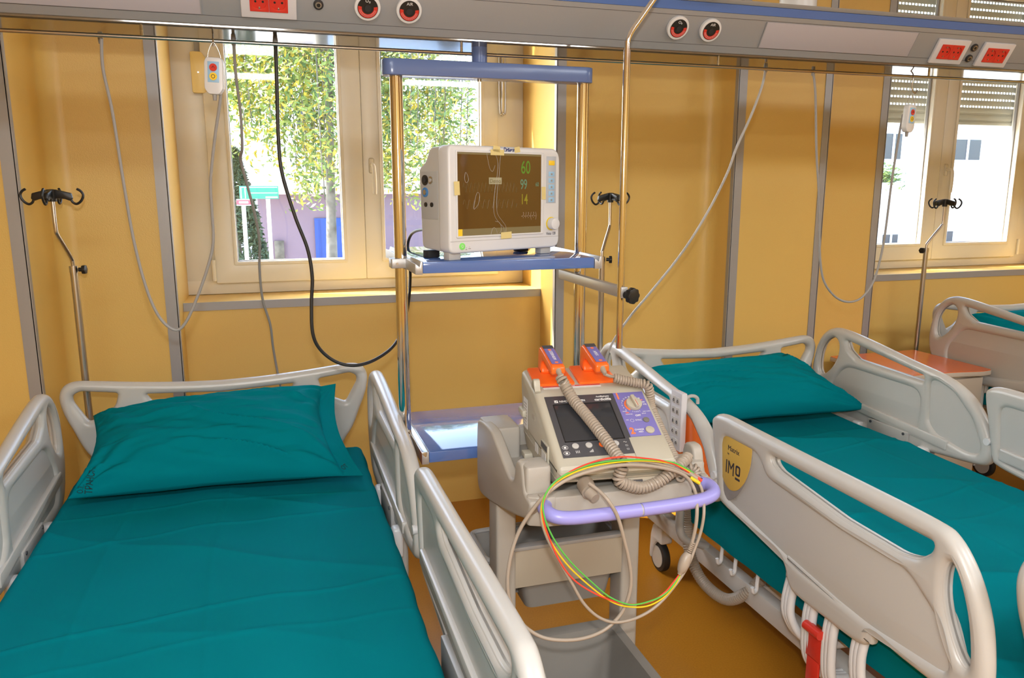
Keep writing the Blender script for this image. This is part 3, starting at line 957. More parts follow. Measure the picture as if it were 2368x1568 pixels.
        obj('lettering', lb, 'dtext', y_, mtx=tm(mt, 0, .756), smooth=False)
        ab = B()
        for rr in (.030, .036, .042):
            for k in range(9):
                a = radians(238+64*k/8)
                box(rr*cos(a)-.0012, rr*cos(a)+.0012, rr*sin(a)-.0006, rr*sin(a)+.0006, 0, .0004, bm=ab)
        obj('fine_print', ab, 'cordgrey', g, mtx=tm(mt, .005, .708, -.0004), smooth=False)
        # support arms below the foot rail: curved beige arms and red lever
        for a0, da, za in ((-1.335, -.05, .365), (-1.425, -.03, .31), (-1.505, -.03, .30), (-1.605, -.10, .335)):
            arm = B()
            for dy in (-.012, 0, .012):
                tube([(sx*(XR-.010), a0+dy, .54), (sx*(XR+.002), a0+dy, .47), (sx*(XR-.000), a0+dy+da*.15, za+.06), (sx*(XR-.025), a0+dy+da*.55, za+.012), (sx*(XR-.07), a0+dy+da, za-.005), (sx*(XR-.15), a0+dy+da*1.1, za-.010)], .0115, 12, bm=arm)
            obj('rail_arm', arm, 'whiteb', t)
        rl = cyl((sx*(XR+.020), -1.494, .462), (sx*(XR+.020), -1.434, .462), .0125, seg=20)
        xx = sorted((sx*(XR+.006), sx*(XR+.014)))
        box(xx[0], xx[1], -1.492, -1.434, .375, .470, .002, bm=rl)
        box(xx[0], xx[1], -1.486, -1.440, .300, .380, .002, bm=rl)
        obj('release_lever', rl, 'red', t)
        for a0 in (-.35, -.72):
            arm = tube([(sx*(XR-.012), a0, .58), (sx*(XR-.006), a0, .48), (sx*(XR-.02), a0, .38), (sx*(XR-.12), a0, .33)], .015, 10)
            obj('rail_arm', arm, 'palegrey', t)
    # mattress platform
    obj('platform', box(-.46, .46, -1.98, -.03, .400, .445, .006), 'white', t)
    b = B()
    for x in (-.43, .43):
        box(x-.022, x+.022, -1.95, -.06, .262, .330, .006, bm=b)
    for y in (-.06, -1.0, -1.95):
        box(-.42, .42, y-.025, y+.025, .262, .325, .006, bm=b)
    obj('chassis', b, 'white', t)
    b = B()
    for y in (-.45, -1.55):
        for x in (-.30, .30):
            tube([(x, y, .32), (x, y-.10, .41)], .022, 12, smooth=2, bm=b)
    box(-.10, .10, -1.55, -.45, .33, .375, .01, bm=b)
    obj('lift_linkage', b, 'palegrey', t)
    for x in (-.365, .365):
        for y in (-.275, -1.78):
            b = cyl((x, y, .20), (x, y, .275), .028, seg=20)
            hx = B()
            q = prism(rpoly([(-.040, .135), (-.038, .205), (.042, .205), (.062, .15), (.068, .05), (.052, .040), (.040, .095), (.010, .135)], .015), -.026, .026, 'x', .008)
            merge(hx, q)
            bmesh.ops.translate(hx, vec=(x, y, 0), verts=hx.verts)
            merge(b, hx)
            c = obj('caster', b, 'whiteb', t)
            w = cyl((x-.016, y+.012, .064), (x+.016, y+.012, .064), .064, seg=36)
            bmesh.ops.bevel(w, geom=[e for e in w.edges if e.calc_face_angle(0) > 1], offset=.008, segments=2, profile=.5, affect='EDGES')
            wh = obj('wheel', w, 'rubber', c)
            obj('wheel_disc', cyl((x-.0185, y+.012, .064), (x+.0185, y+.012, .064), .046, seg=30), 'white', wh)
    # accessory hooks along the side
    for sx in (-1, 1):
        for y in (-.90, -.98, -1.10):
            h = tube([(sx*.485, y, .430), (sx*.488, y, .395), (sx*.492, y-.004, .372), (sx*.505, y-.008, .368), (sx*.510, y-.008, .385)], .006, 8)
            obj('accessory_hook', h, 'whiteb', t)
    return t

BED = build_bed()
BED['label'] = 'hospital bed in the middle of the room, behind the defibrillator cart'
BED.location = (1.872, 2.995, 0)
L_ = copy_tree(BED)
L_['label'] = 'hospital bed filling the left foreground with a handwritten mark on its pillow'
L_.location = (-.200, 3.02, -.050)
L_.rotation_euler = (0, 0, .010)
for ch in L_.children:                       # this bed's sections stand a little further apart
    ys = [v.co.y for v in ch.data.vertices]
    yc = (min(ys)+max(ys))/2
    if ch.name.startswith('head_board'):
        ch.location = (0, .02, .048)
    elif ch.name.startswith(('foot_board', 'release_lever')) or (ch.name.startswith(('side_rail', 'rail_arm')) and yc < -1.1):
        ch.location.y = -.085
    elif ch.name.startswith('side_rail'):
        ch.location.y = -.035
F_ = copy_tree(BED)
F_['label'] = 'hospital bed at the far right edge beyond the orange-topped nightstand'
F_.location = (3.995, 3.33, .055)
# accessories only on the middle bed
t = BED
obj('corrugated_hose', coil([(1.36, 2.30, .60), (1.37, 2.30, .45), (1.365, 2.27, .33), (1.38, 2.20, .245), (1.40, 2.08, .235), (1.43, 2.00, .30), (1.48, 1.98, .37)], .0145, .006, .0085, 6, 12), 'hose', t, True)
hz = thing('bed_remote', 'pale grey bed handset clipped over the near rail of the middle bed', 'bed handset', (1.285, 2.245, .82))
obj('remote_body', box(-.011, .011, -.036, .036, -.098, .105, .004), 'sockw', hz)
q = tube([(.008, -.028, .070), (.014, -.030, .090), (.034, -.032, .094), (.050, -.032, .084), (.052, -.032, .066)], .006, 8)
obj('rail_clip', q, 'palegrey', hz)
rk = []
for k in range(5):
    z = .075-.036*k
    for y in (-.012, .014):
        rk.append((box(-.0125, -.010, y-.010, y+.010, z-.012, z+.012, .001), tube([(-.0128, y-.004, z-.003), (-.0128, y, z+.004), (-.0128, y+.004, z-.003), (-.0128, y, z-.006)], .0009, 5, 3, True)))
for q in rk:
    kk = obj('remote_key', q[0], 'btn', hz)
    obj('key_symbol', q[1], 'dtext', kk)

# ------------------------------------------------------------------ mattresses with fitted sheets
def sstep(a, b_, x):
    t_ = min(max((x-a)/(b_-a), 0), 1)
    return t_*t_*(3-2*t_)
def mattress(name, cx, y_head, dz, seed, label, ztop=.602, hang=.15):
    nx, ny = 150, 300
    b = bmesh.new()
    Wd, Ln = .500, 1.955
    prof = []      # (x, z) across: side, corner, top
    side_n = 16
    for k in range(side_n):
        f = k/side_n
        prof.append((-Wd-.004*sin(f*pi), ztop-.035-hang*(1-f), 0))
    for k in range(8):
        a = pi-pi/2*k/8
        prof.append((-Wd+.035+.035*cos(a), ztop-.035+.035*sin(a), k/8))
    for k in range(nx+1):
        prof.append((-Wd+.035+(2*Wd-.07)*k/nx, ztop, 1))
    prof = prof+[(-p[0], p[1], p[2]) for p in prof[:side_n+8][::-1]]
    grid = []
    for j in range(ny+1):
        v = j/ny
        y = -.02-Ln*v
        row = []
        for i, (x, z, w) in enumerate(prof):
            n1 = noise.noise(Vector((x*1.7+seed, y*1.1, seed)))*.010
            n2 = noise.noise(Vector((x*5+seed, (y+x*.35)*2.2, 3+seed)))*.010
            # folds: diagonal soft ridges, asymmetric
            ph = (y+.55*x+.14*noise.noise(Vector((x*2.2, y*1.5, seed+9))))*7.5
            r_ = 1-abs(sin(ph))
            n3 = .012*(r_**4)*(.5+noise.noise(Vector((x*2+4, y*2, seed)))) 
            # ironed crease lines across the sheet
            cr = 0
            for yc, sl, am in ((-.66, .07, .0035), (-1.16, .10, .0040), (-1.30, .05, .0022), (-.45, -.04, .002)):
                d = y-(yc+sl*(x+.1)+.018*sin(x*6+seed)+.012*noise.noise(Vector((x*6, yc, seed))))
                cr += am*math.exp(-(d/.007)**2)
            for xc, am in ((.02, .002), (-.27, .0016), (.30, .0016)):
                d = x-(xc+.02*sin(y*3+seed))
                cr += am*math.exp(-(d/.008)**2)
            h = (n1+n2+n3+cr)
            if w >= 1:
                row.append(b.verts.new((x, y, z+h-.006)))
            else:
                s = -1 if x < 0 else 1
                fo = .006*noise.noise(Vector((y*9, z*3, seed+x)))+.004*noise.noise(Vector((y*3, z*8, seed)))
                row.append(b.verts.new((x+s*fo*(1-w), y, z+(h-.006)*w+ (1-w)*.004*noise.noise(Vector((y*4, 0, seed))))))
        grid.append(row)
    for j in range(ny):
        for i in range(len(prof)-1):
            b.faces.new((grid[j][i], grid[j+1][i], grid[j+1][i+1], grid[j][i+1]))
    for row, rev in ((grid[0], False), (grid[-1], True)):
        b.faces.new(row if not rev else row[::-1])
    m_ = len(prof)-1
    # underside
    for j in range(ny):
        b.faces.new((grid[j][m_], grid[j+1][m_], grid[j+1][0], grid[j][0]))
    bmesh.ops.recalc_face_normals(b, faces=b.faces)
    bmesh.ops.translate(b, vec=(cx, y_head, dz), verts=b.verts)
    o = obj(name, b, 'teal', ang=60)
    return tag(o, label, 'mattress', 'teal sheeted mattresses')
mat1 = mattress('mattress', -.195, 2.995, 0, 1.3, 'teal sheeted mattress of the left foreground bed')
mat2 = mattress('mattress', 1.872, 2.995, .012, 5.1, 'teal sheeted mattress of the middle bed, wrapped over the near side')
mat3 = mattress('mattress', 3.995, 3.33, .07, 8.7, 'teal sheeted mattress of the far right bed')

def pillow(name, c00, c10, c11, c01, T, seed, label, crumple=1.0, flat=1.0, sag=.0):
    """corners: near-left, near-right, far-right, far-left"""
    c00, c10, c11, c01 = map(Vector, (c00, c10, c11, c01))
    nu, nv = 150, 90
    nrm = (c10-c00).cross(c01-c00).normalized()
    b = bmesh.new()
    def env(u, v):
        uu = min(u/flat, 1.0) if flat < 1 else u
        a = max(0.0, 1-abs(2*uu-1)**2.6)
        c = max(0.0, 1-abs(2*v-1)**2.4)
        return (a**.42)*(c**.48)
    sheets = []
    for s in (1, -1):
        g = []
        for i in range(nu+1):
            row = []
            u = i/nu
            for j in range(nv+1):
                v = j/nv
                # edges pulled in between the corners
                pu = u+.045*sin(pi*v)*(.5-u)*2*(1 if u > .5 else 1)
                pv = v+.050*sin(pi*u)*(.5-v)*2
                p = (c00*(1-pu)+c10*pu)*(1-pv)+(c01*(1-pu)+c11*pu)*pv
                e = env(u, v)
                h = T*e*(.62 if s > 0 else .38)
                edge = 1-e
                # wrinkles gathered at corners and along the long axis
                wr = 0
                for (ku, kv, am) in ((0, 0, 1), (1, 0, 1.2), (0, 1, 1), (1, 1, 1.3)):
                    du, dv = u-ku, (v-kv)*.6
                    r_ = sqrt(du*du+dv*dv)+1e-6
                    an = math.atan2(dv, du)
                    wr += am*math.exp(-(r_/.26)**2)*sin(an*13+seed*3+2*noise.noise(Vector((u*3, v*3, seed))))*.0048*min(1, r_/.08)*1.7
                q = u*3.2+seed
                ln = noise.noise(Vector((q, v*11+u*5, seed)))*.010*e + noise.noise(Vector((u*9, v*26-u*7, seed+4)))*.0022
                fo = 1-abs(sin((v*1.5+u*.55+.45*noise.noise(Vector((u*2.3, v*2, seed+2))))*6))
                ln += .016*fo**4*e*max(0, .55+noise.noise(Vector((u*2.5+3, v*2.5, seed+5))))
                ln *= crumple
                if s < 0:
                    wr *= .5; ln *= .4
                zz = s*h+(wr+ln)*(1 if s > 0 else -1)*(.25+.75*min(1, e*2.2))
                zz += .006*noise.noise(Vector((u*5, v*5, seed+7)))*edge
                if i in (0, nu) or j in (0, nv):
                    zz = .005*noise.noise(Vector((u*5, v*5, seed+7)))+.0015*s
                row.append(b.verts.new(p+nrm*zz+Vector((0, 0, -sag*sin(pi*u)*(v)))))
            g.append(row)
        for i in range(nu):
            for j in range(nv):
                f = (g[i][j], g[i+1][j], g[i+1][j+1], g[i][j+1])
                b.faces.new(f if s > 0 else f[::-1])
        sheets.append(g)
    A, C = sheets
    ring = [(i, 0) for i in range(nu)]+[(nu, j) for j in range(nv)]+[(i, nv) for i in range(nu, 0, -1)]+[(0, j) for j in range(nv, 0, -1)]
    for k in range(len(ring)):
        i0, j0 = ring[k]; i1, j1 = ring[(k+1) % len(ring)]
        b.faces.new((A[i0][j0], C[i0][j0], C[i1][j1], A[i1][j1]))
    bmesh.ops.recalc_face_normals(b, faces=b.faces)
    tree = BVHTree.FromBMesh(b)
    o = obj(name, b, 'teal', ang=75)
    tag(o, label, 'pillow', 'teal pillows')
    return o, tree
p1, tree1 = pillow('pillow', (-.645, 2.60, .640), (.262, 2.560, .628), (.215, 2.985, .850), (-.630, 2.975, .800), .185, 1.0, 'teal pillow on the left foreground bed with dark handwriting in one corner', crumple=1.7, flat=.93)
p2, tree2 = pillow('pillow', (1.430, 2.66, .652), (2.435, 2.640, .655), (2.225, 2.950, .845), (1.50, 2.950, .820), .165, 4.0, 'teal pillow on the middle bed against its curved headboard')
p3, tree3 = pillow('pillow', (3.56, 2.98, .705), (4.42, 2.98, .705), (4.36, 3.29, .90), (3.60, 3.29, .90), .16, 7.0, 'teal pillow on the far right bed, cut by the photo edge')

def ink(words, size, origin, ang, tree, parent, sx=.62):
    """thin handwriting lying on the sloping front of the cloth"""
    b = text(words, size, 0.0002, sx=sx)
    bmesh.ops.triangulate(b, faces=b.faces)
    bmesh.ops.subdivide_edges(b, edges=[e for e in b.edges if e.calc_length() > size*.2], cuts=2)
    d = Vector((0, .75, -.66)).normalized()
    pl = Matrix.Translation(Vector(origin)-d*.3) @ frame_m((0, 0, 0), (1, 0, 0), (0, .66, .75)) @ Matrix.Rotation(ang, 4, 'Z')
    for v in b.verts:
        p = pl @ Vector((v.co.x, v.co.y, 0))
        hit = tree.ray_cast(p, d)
        if hit[0]:
            v.co = hit[0]-d*(.0012+v.co.z)
        else:
            v.co = p+d*.3
    return obj('handwriting', b, 'ink', parent, smooth=False)
ink('\u0422\u0420\u0410\u041d\u0421\u041f.', .030, (-.580, 2.612, .690), radians(82), tree1, p1)
ink('\u041e.\u0422.', .024, (-.608, 2.606, .665), radians(80), tree1, p1)
ink('\u041e\u0422', .026, (.205, 2.600, .652), radians(35), tree1, p1)

# ================================================================== IV POLES ON THE BED CORNERS
def iv_pole(x, y, zt, z0, a_off, off, ztop, a_knob, a_cross, label):
    """tube top at zt, rod bends by `off` in direction a_off up to the hooks at ztop"""
    t = thing('iv_pole', label, 'iv pole', (x, y, z0), 0, 'iv poles on the bed corners')
    obj('tube', cyl((0, 0, 0), (0, 0, zt-z0), .0125, seg=24), 'steel', t)
    obj('tube_collar', cyl((0, 0, zt-z0-.022), (0, 0, zt-z0+.001), .0140, seg=24), 'steel', t)
    h = ztop-z0
    ox, oy = off*cos(a_off), off*sin(a_off)
    zt_ = zt-z0
    obj('bent_rod', tube([(0, 0, zt_-.05), (0, 0, zt_+.012), (ox*.08, oy*.08, zt_+.030), (ox*.5, oy*.5, zt_+.075), (ox*.92, oy*.92, zt_+.118), (ox, oy, zt_+.140), (ox, oy, h-.02)], .0065, 12), 'steel', t)
    d = (cos(a_knob), sin(a_knob), 0)
    knob('clamp_knob', (d[0]*.036, d[1]*.036, zt_-.012), d, .0165, t, world=False, lobes=6)
    hub = cyl((ox, oy, h-.030), (ox, oy, h+.010), .013, .016, seg=20)
    hk = obj('hook_cross', hub, 'black', t)
    for k in range(4):
        a = a_cross+k*pi/2
        R_ = Matrix.Translation((ox, oy, h)) @ Matrix.Rotation(a, 4, 'Z')
        arm = prism([(0, .012), (.030, .006), (.060, -.002), (.064, -.020), (.055, -.028), (.040, -.022), (0, -.018)], -.007, .007, 'y', .003)
        loop_ = tube([(.056, 0, -.020), (.062, 0, -.033), (.074, 0, -.038), (.088, 0, -.028), (.096, 0, -.010), (.090, 0, .004), (.078, 0, .012)], .0042, 8)
        merge(arm, loop_)
        obj('hook_arm', arm, 'black', hk, mtx=R_)
    return t
iv_pole(-.673, 3.12, 1.318, .60, radians(-99), .11, 1.578, radians(-10), radians(-4), 'iv pole with black hooks at the head of the left bed')
iv_pole(1.348, 3.05, 1.305, .60, radians(50), .11, 1.560, radians(-20), radians(8), 'iv pole with black hooks behind the chrome drip pole, at the middle bed')
iv_pole(3.453, 3.43, 1.264, .60, radians(10), .12, 1.518, radians(192), radians(10), 'iv pole with black hooks in front of the far window')

# ================================================================== NIGHTSTAND
t = thing('nightstand', 'pale nightstand with an orange top between the middle and far beds', 'nightstand', (3.13, 3.15, 0))
obj('body', box(-.25, .25, -.22, .24, .06, .672, .004), 'stand', t)
top = rpoly([(-.285, -.23), (.02, -.235), (.22, -.265), (.285, -.25), (.285, .255), (-.285, .255)], [.02, .12, .12, .02, .02, .02], 6)
obj('table_top', prism(top, .676, .698, 'z', .002), 'stand', t)
obj('top_laminate', prism([(a*.992, c*.992) for a, c in top], .698, .7005, 'z'), 'orangep', t, smooth=False)
d = obj('drawer', box(-.240, .240, -.240, -.219, .50, .662, .003), 'stand', t)
obj('handle', tube([(-.05, -.240, .58), (-.05, -.262, .58), (.05, -.262, .58), (.05, -.240, .58)], .005, 8, 3), 'alu', d)
obj('door', box(-.240, .240, -.240, -.219, .08, .49, .003), 'stand', t)
for x in (-.21, .21):
    for y in (-.19, .21):
        b = cyl((x, y, .028), (x, y, .062), .012, seg=12)
        cyl((x-.012, y, .026), (x+.012, y, .026), .026, seg=20, bm=b)
        obj('caster', b, 'rubber', t)

# ================================================================== CART
CT = thing('defibrillator_cart', 'grey beige cart with lilac handle carrying the defibrillator between the beds', 'medical cart', (.80, 1.90, 0))
side = sm2([(1.655, .835), (1.648, .862), (1.690, .870), (1.708, .925), (1.735, .935), (1.758, .925), (1.772, .880), (1.80, .866), (1.84, .874), (1.955, .925), (2.00, .938), (2.10, .932), (2.135, .905), (2.140, .76), (2.12, .715), (2.06, .712), (1.90, .745), (1.70, .800)], 3)
for x in (.570, 1.040):
    obj('tray_side', plate(side, [], .030, .008, 3), 'cart', CT, True, mtx=Matrix.Translation((x, 0, 0)) @ YZ)
# corner blocks
obj('corner_block', prism(rpoly([(.560, 1.685), (.625, 1.685), (.625, 1.760), (.560, 1.760)], .012), .84, .934, 'z', .008), 'cart', CT, True)
obj('corner_block', prism(rpoly([(.985, 1.685), (1.050, 1.685), (1.050, 1.760), (.985, 1.760)], .012), .84, .900, 'z', .008), 'cart', CT, True)
for x0, x1 in ((.560, .648), (.962, 1.050)):
    b = prism(rpoly([(x0, 2.00), (x1, 2.00), (x1, 2.13), (x0, 2.13)], .012), .80, .936, 'z', .008)
    obj('rear_block', b, 'cart', CT, True)
obj('tray_floor', box(.575, 1.035, 1.675, 2.125, .832, .846, .004), 'cart', CT, True)
# front wall, slightly bowed out
fw = [(.558, 1.668), (.60, 1.648), (.70, 1.640), (.81, 1.637), (.92, 1.640), (1.01, 1.648), (1.052, 1.668), (1.052, 1.69), (.558, 1.69)]
obj('tray_front', prism(fw, .792, .868, 'z', .006), 'cart', CT, True)
obj('tray_back', box(.58, 1.03, 2.10, 2.135, .76, .90, .008), 'cart', CT, True)
# grip
hp = [(.600, 1.655, .850), (.585, 1.625, .852), (.598, 1.590, .846), (.640, 1.578, .842), (.72, 1.574, .842), (.808, 1.572, .842)]
hd = obj('handle_grip', tube(hp, .0165, 16), 'lilac', CT, True)
hp = [(.812, 1.572, .842), (.90, 1.574, .842), (.975, 1.578, .844), (1.018, 1.592, .850), (1.030, 1.628, .856), (1.012, 1.660, .856)]
obj('handle_grip', tube(hp, .0165, 16), 'lilac', CT, True)
obj('grip_joint', cyl((.806, 1.572, .842), (.814, 1.572, .842), .0148, seg=20), 'palegrey', CT, True)
for x in (.602, 1.008):
    obj('grip_bracket', box(x-.018, x+.018, 1.640, 1.675, .834, .872, .004), 'dark' if x > 1 else 'cart', CT, True)
# columns
for x0, x1 in ((.560, .618), (.945, 1.003)):
    obj('column', prism(rpoly([(x0, 1.945), (x1, 1.945), (x1, 2.03), (x0, 2.03)], .012), .10, .80, 'z'), 'cart', CT, True)
pn = obj('cross_panel', box(.612, .950, 1.950, 1.966, .470, .592, .002), 'beiged', CT, True)
obj('panel_rim', box(.610, .952, 1.943, 1.972, .586, .597, .002), 'rim', CT, True)
# basket hung behind the panel
def tub(x0, x1, y0, y1, z0, z1, th, taper=.03, name='basket', notch=None):
    b = B()
    o_ = rpoly([(x0, y0), (x1, y0), (x1, y1), (x0, y1)], .03, 5)
    cx, cy = (x0+x1)/2, (y0+y1)/2
    rings = []
    def ring(sc, z):
        rings.append([b.verts.new((cx+(a-cx)*sc, cy+(c-cy)*(sc if sc > .5 else sc), z)) for a, c in o_])
    w = x1-x0
    ring(1+.016/w*2, z1-.006); ring(1+.016/w*2, z1); ring(1, z1); ring(1-2*th/w, z1-.004)
    ring(1-2*(th+taper)/w, z0+th); ring(.02, z0+th)
    ring(.02, z0); ring(1-2*taper/w, z0); ring(1, z1-.006)
    n = len(o_)
    for k in range(len(rings)):
        A, C = rings[k], rings[(k+1) % len(rings)]
        for i in range(n):
            b.faces.new((A[i], A[(i+1) % n], C[(i+1) % n], C[i]))
    bmesh.ops.recalc_face_normals(b, faces=b.faces)
    return b
b = tub(.560, 1.005, 2.035, 2.235, .400, .520, .006)
bk = obj('basket', b, 'cartd', CT, True)
rp = rpoly([(.556, 2.031), (1.009, 2.031), (1.009, 2.239), (.556, 2.239)], .032, 5)
obj('basket_rim', tube([(a, c, .522+.014*(a > .93)) for a, c in rp], .0085, 8, 0, True), 'rim', bk, True)  # paler than the basket: the lit edge is put into the rim colour
b = B()
for x0, x1 in ((.60, .80), (.86, .985)):
    box(x0, x1, 2.030, 2.042, .505, .540, .006, bm=b)
obj('divider_lip', b, 'cartd', bk, True)
obj('hanging_tub', tub(.640, .935, 1.970, 2.10, .385, .480, .005, .02), 'cartd', CT, True)
obj('lower_bin', tub(.620, .925, 1.52, 1.965, .12, .302, .008, .025), 'cartd', CT, True)
b = box(.545, 1.02, 1.90, 2.07, .075, .125, .015)
box(.56, .62, 1.55, 2.10, .075, .115, .015, bm=b)
box(.945, 1.005, 1.55, 2.10, .075, .115, .015, bm=b)
obj('base', b, 'cart', CT, True)
for x in (.59, .975):
    for y in (1.60, 2.06):
        b = cyl((x-.012, y, .036), (x+.012, y, .036), .036, seg=24)
        box(x-.02, x+.02, y-.02, y+.02, .05, .08, .004, bm=b)
        obj('caster', b, 'rubber', CT, True)

# ================================================================== DEFIBRILLATOR
DF = thing('defibrillator', 'beige defibrillator with two orange paddles and purple dial panel, on the cart tray', 'defibrillator', (.630, 1.655, 0), radians(-5))
# side profile (y,z); front chin low, face slopes up, then the paddle deck
Wd = .308
prof = rpoly([(.012, .905), (-.004, .928), (.246, 1.063), (.395, 1.090), (.405, 1.060), (.385, .930), (.33, .872), (.06, .868)], [.008, .008, .012, .02, .01, .02, .02, .03], 4)
body = obj('housing', prism(prof, 0, Wd, 'x', .012, 3), 'beige', DF)
# waist line
b = prism(rpoly([(.004, .898), (.36, .918), (.36, .9205), (.004, .9005)], .0004, 1), -.0008, Wd+.0008, 'x')
obj('seam', b, 'beiged', DF, smooth=False)
fy = Vector((0, .250, .135)).normalized()
mf = frame_m((0, -.004, .928), (1, 0, 0), fy)       # x right, y up the face
fpn = obj('control_panel', quadbox(mf, .022, .212, .042, .258, 0, .0022, .001), 'dark', DF)
obj('display', quadbox(mf, .040, .194, .093, .224, .0018, .0030, .0004), 'lcd', fpn)
b = B()
for a in ((.038, .196, .2235, .2255), (.038, .196, .0915, .0935)):
    quadbox(mf, a[0], a[1], a[2], a[3], .002, .0040, bm=b)
for a in ((.038, .040, .0915, .2255), (.194, .196, .0915, .2255)):
    quadbox(mf, a[0], a[1], a[2], a[3], .002, .0040, bm=b)
obj('display_rim', b, 'black', fpn, smooth=False)
def TF(par, s, size, x, y, mt='ltext', bold=0.0, sx=1.0, z=.0024, align='CENTER', name='lettering'):
    return obj(name, text(s, size, .0003, align, bold, sx), mt, par, mtx=tm(mf, x, y, z), smooth=False)
TF(fpn, 'NIHON KOHDEN', .0095, .058, .2365, bold=.0002, align='LEFT', sx=.95)
b = quadbox(mf, .045, .0545, .2325, .2415, .0022, .0027)
obj('logo', b, 'ltext', fpn, smooth=False)
b = prism([(.0465, .2335), (.0530, .2405), (.0530, .2385), (.0485, .2335)], .0027, .0030)
obj('logo_stroke', b, 'dark', fpn, mtx=mf, smooth=False)
TF(fpn, 'cardiolife', .0130, .178, .2365, bold=.0003, sx=.95)
TF(fpn, 'ActiBiphasic', .0075, .180, .2475, bold=.0001)
for k, (x, mt) in enumerate(((.061, 'btn'), (.096, 'btn'), (.131, 'orange'), (.166, 'btn'))):
    obj('soft_key', disc(mf, x, .0765, .0088, .002, .0052, 28, bev=.0008), mt, fpn)
b = B()
for x, y in ((.034, .0745), (.034, .056)):
    merge(b, tube([(x+.0075*cos(a*pi/8), y+.0062*sin(a*pi/8), .0026) for a in range(16)], .0005, 4, 0, True))
    quadbox(Matrix.Identity(4), x-.003, x+.003, y-.003, y+.003, .0022, .0027, bm=b)
for k in range(4):
    box(.093+k*.0028, .0945+k*.0028, .054, .057+.0022*k, .0022, .0027, bm=b)
for k in range(3):
    box(.058+k*.004, .0593+k*.004, .054, .062, .0022, .0027, bm=b)
merge(b, tube([(.188, .080, .0026), (.190, .0815, .0026), (.192, .080, .0026), (.194, .0785, .0026), (.196, .080, .0026)], .0005, 4, 4))
for y in (.068, .056):
    merge(b, tube([(.190, y-.002, .0026), (.196, y-.002, .0026), (.196, y+.002, .0026), (.190, y+.002, .0026)], .0004, 4, 0, True))
obj('key_symbol', b, 'ltext', fpn, mtx=mf, smooth=False)
pp = obj('dial_panel', quadbox(mf, .212, .296, .096, .258, 0, .0023, .001), 'purple', DF)
TF(pp, '1', .032, .222, .243, 'otext', bold=.0012, sx=.8)
TF(pp, '2', .030, .223, .1145, 'otext', bold=.0012, sx=.8)
dcx, dcy = .256, .208
b = B()
pts_o, pts_i = [], []
for k in range(22):
    a = radians(112+118*k/21)
    pts_o.append((.0255*cos(a), .0255*sin(a)))
    pts_i.append((.0195*cos(a), .0195*sin(a)))
obj('dial_arc', plate(pts_o+pts_i[::-1], [], .0008, .0001, 0), 'otext', pp, mtx=tm(mf, dcx, dcy, .0026), smooth=False)
names = ['2', '3', '5', '7', '10', '15', '20', '30', '50', '70', '100', '150', '200', '270J']
for k, s in enumerate(names):
    a = radians(212-(212+0)*k/13)
    TF(pp, s, .0062, dcx+.0315*cos(a), dcy+.0315*sin(a), 'otext' if s == '150' else 'ltext', bold=.0001, sx=.85)
TF(pp, 'OFF', .0085, dcx, dcy-.0395, bold=.0002)
TF(pp, 'MONITOR', .0045, dcx-.023, dcy-.0335, sx=.9)
TF(pp, 'SETUP', .0045, dcx+.018, dcy-.0335, sx=.9)
TF(pp, 'BASIC CHECK', .0042, dcx+.028, dcy-.026, sx=.8)
TF(pp, 'DISARM', .0042, dcx-.031, dcy-.022, sx=.85)
TF(pp, 'AED', .0050, dcx-.026, dcy-.0275, 'otext', bold=.0002)
TF(pp, 'MIC', .0045, .222, .1545)
TF(pp, 'SYNC', .0070, .252, .1520)
TF(pp, 'CHARGE', .0075, .243, .1185, bold=.0001, sx=.85)
TF(pp, 'AED', .0070, .245, .1105, bold=.0001)
b = B()
for k in range(8):
    a = k*pi/4
    disc(Matrix.Identity(4), .234+.0048*cos(a), .1515+.0048*sin(a), .0009, .0022, .0028, 8, bm=b)
for a in (-112, -100, -90, -80, -68):
    R_ = Matrix.Translation((dcx, dcy, 0)) @ Matrix.Rotation(radians(a), 4, 'Z')
    quadbox(R_, .0235, .0275, -.0005, .0005, .0022, .0028, bm=b)
obj('panel_mark', b, 'ltext', pp, mtx=mf, smooth=False)
dk = obj('energy_dial', disc(mf, dcx, dcy, .0215, .002, .013, 40, bev=.002), 'beige', pp)
b = box(-.0055, .0055, -.0215, .0215, .011, .0225, .003)
obj('dial_grip', b, 'beige', dk, mtx=tm(mf, dcx, dcy) @ Matrix.Rotation(radians(6), 4, 'Z'))
obj('dial_pointer', box(-.0006, .0006, -.021, .0, .0222, .0228), 'red', dk, mtx=tm(mf, dcx, dcy) @ Matrix.Rotation(radians(6), 4, 'Z'), smooth=False)
obj('sync_button', disc(mf, .272, .150, .0085, .002, .0058, 28, bev=.0012), 'btnd', pp)
obj('charge_button', disc(mf, .270, .1135, .0118, .002, .0066, 32, bev=.0015), 'beige', pp)
obj('paper_cover', quadbox(mf, .206, .300, .004, .094, -.002, .0030, .002), 'beige', DF)
# rims of the face
obj('warning_label', quadbox(frame_m((0, .248, 1.0635), (1, 0, 0), (0, .149, .027)), .028, .190, .004, .019, .0004, .0014), 'ltext', DF, smooth=False)
ml = frame_m((0, .248, 1.0635), (1, 0, 0), (0, .149, .027))
obj('label_stripe', quadbox(ml, .028, .190, .0135, .019, .0014, .0018), 'red', DF, smooth=False)
obj('label_print', text('WARNING', .0055, .0002), 'ltext', DF, mtx=tm(ml, .105, .0162, .0018), smooth=False)
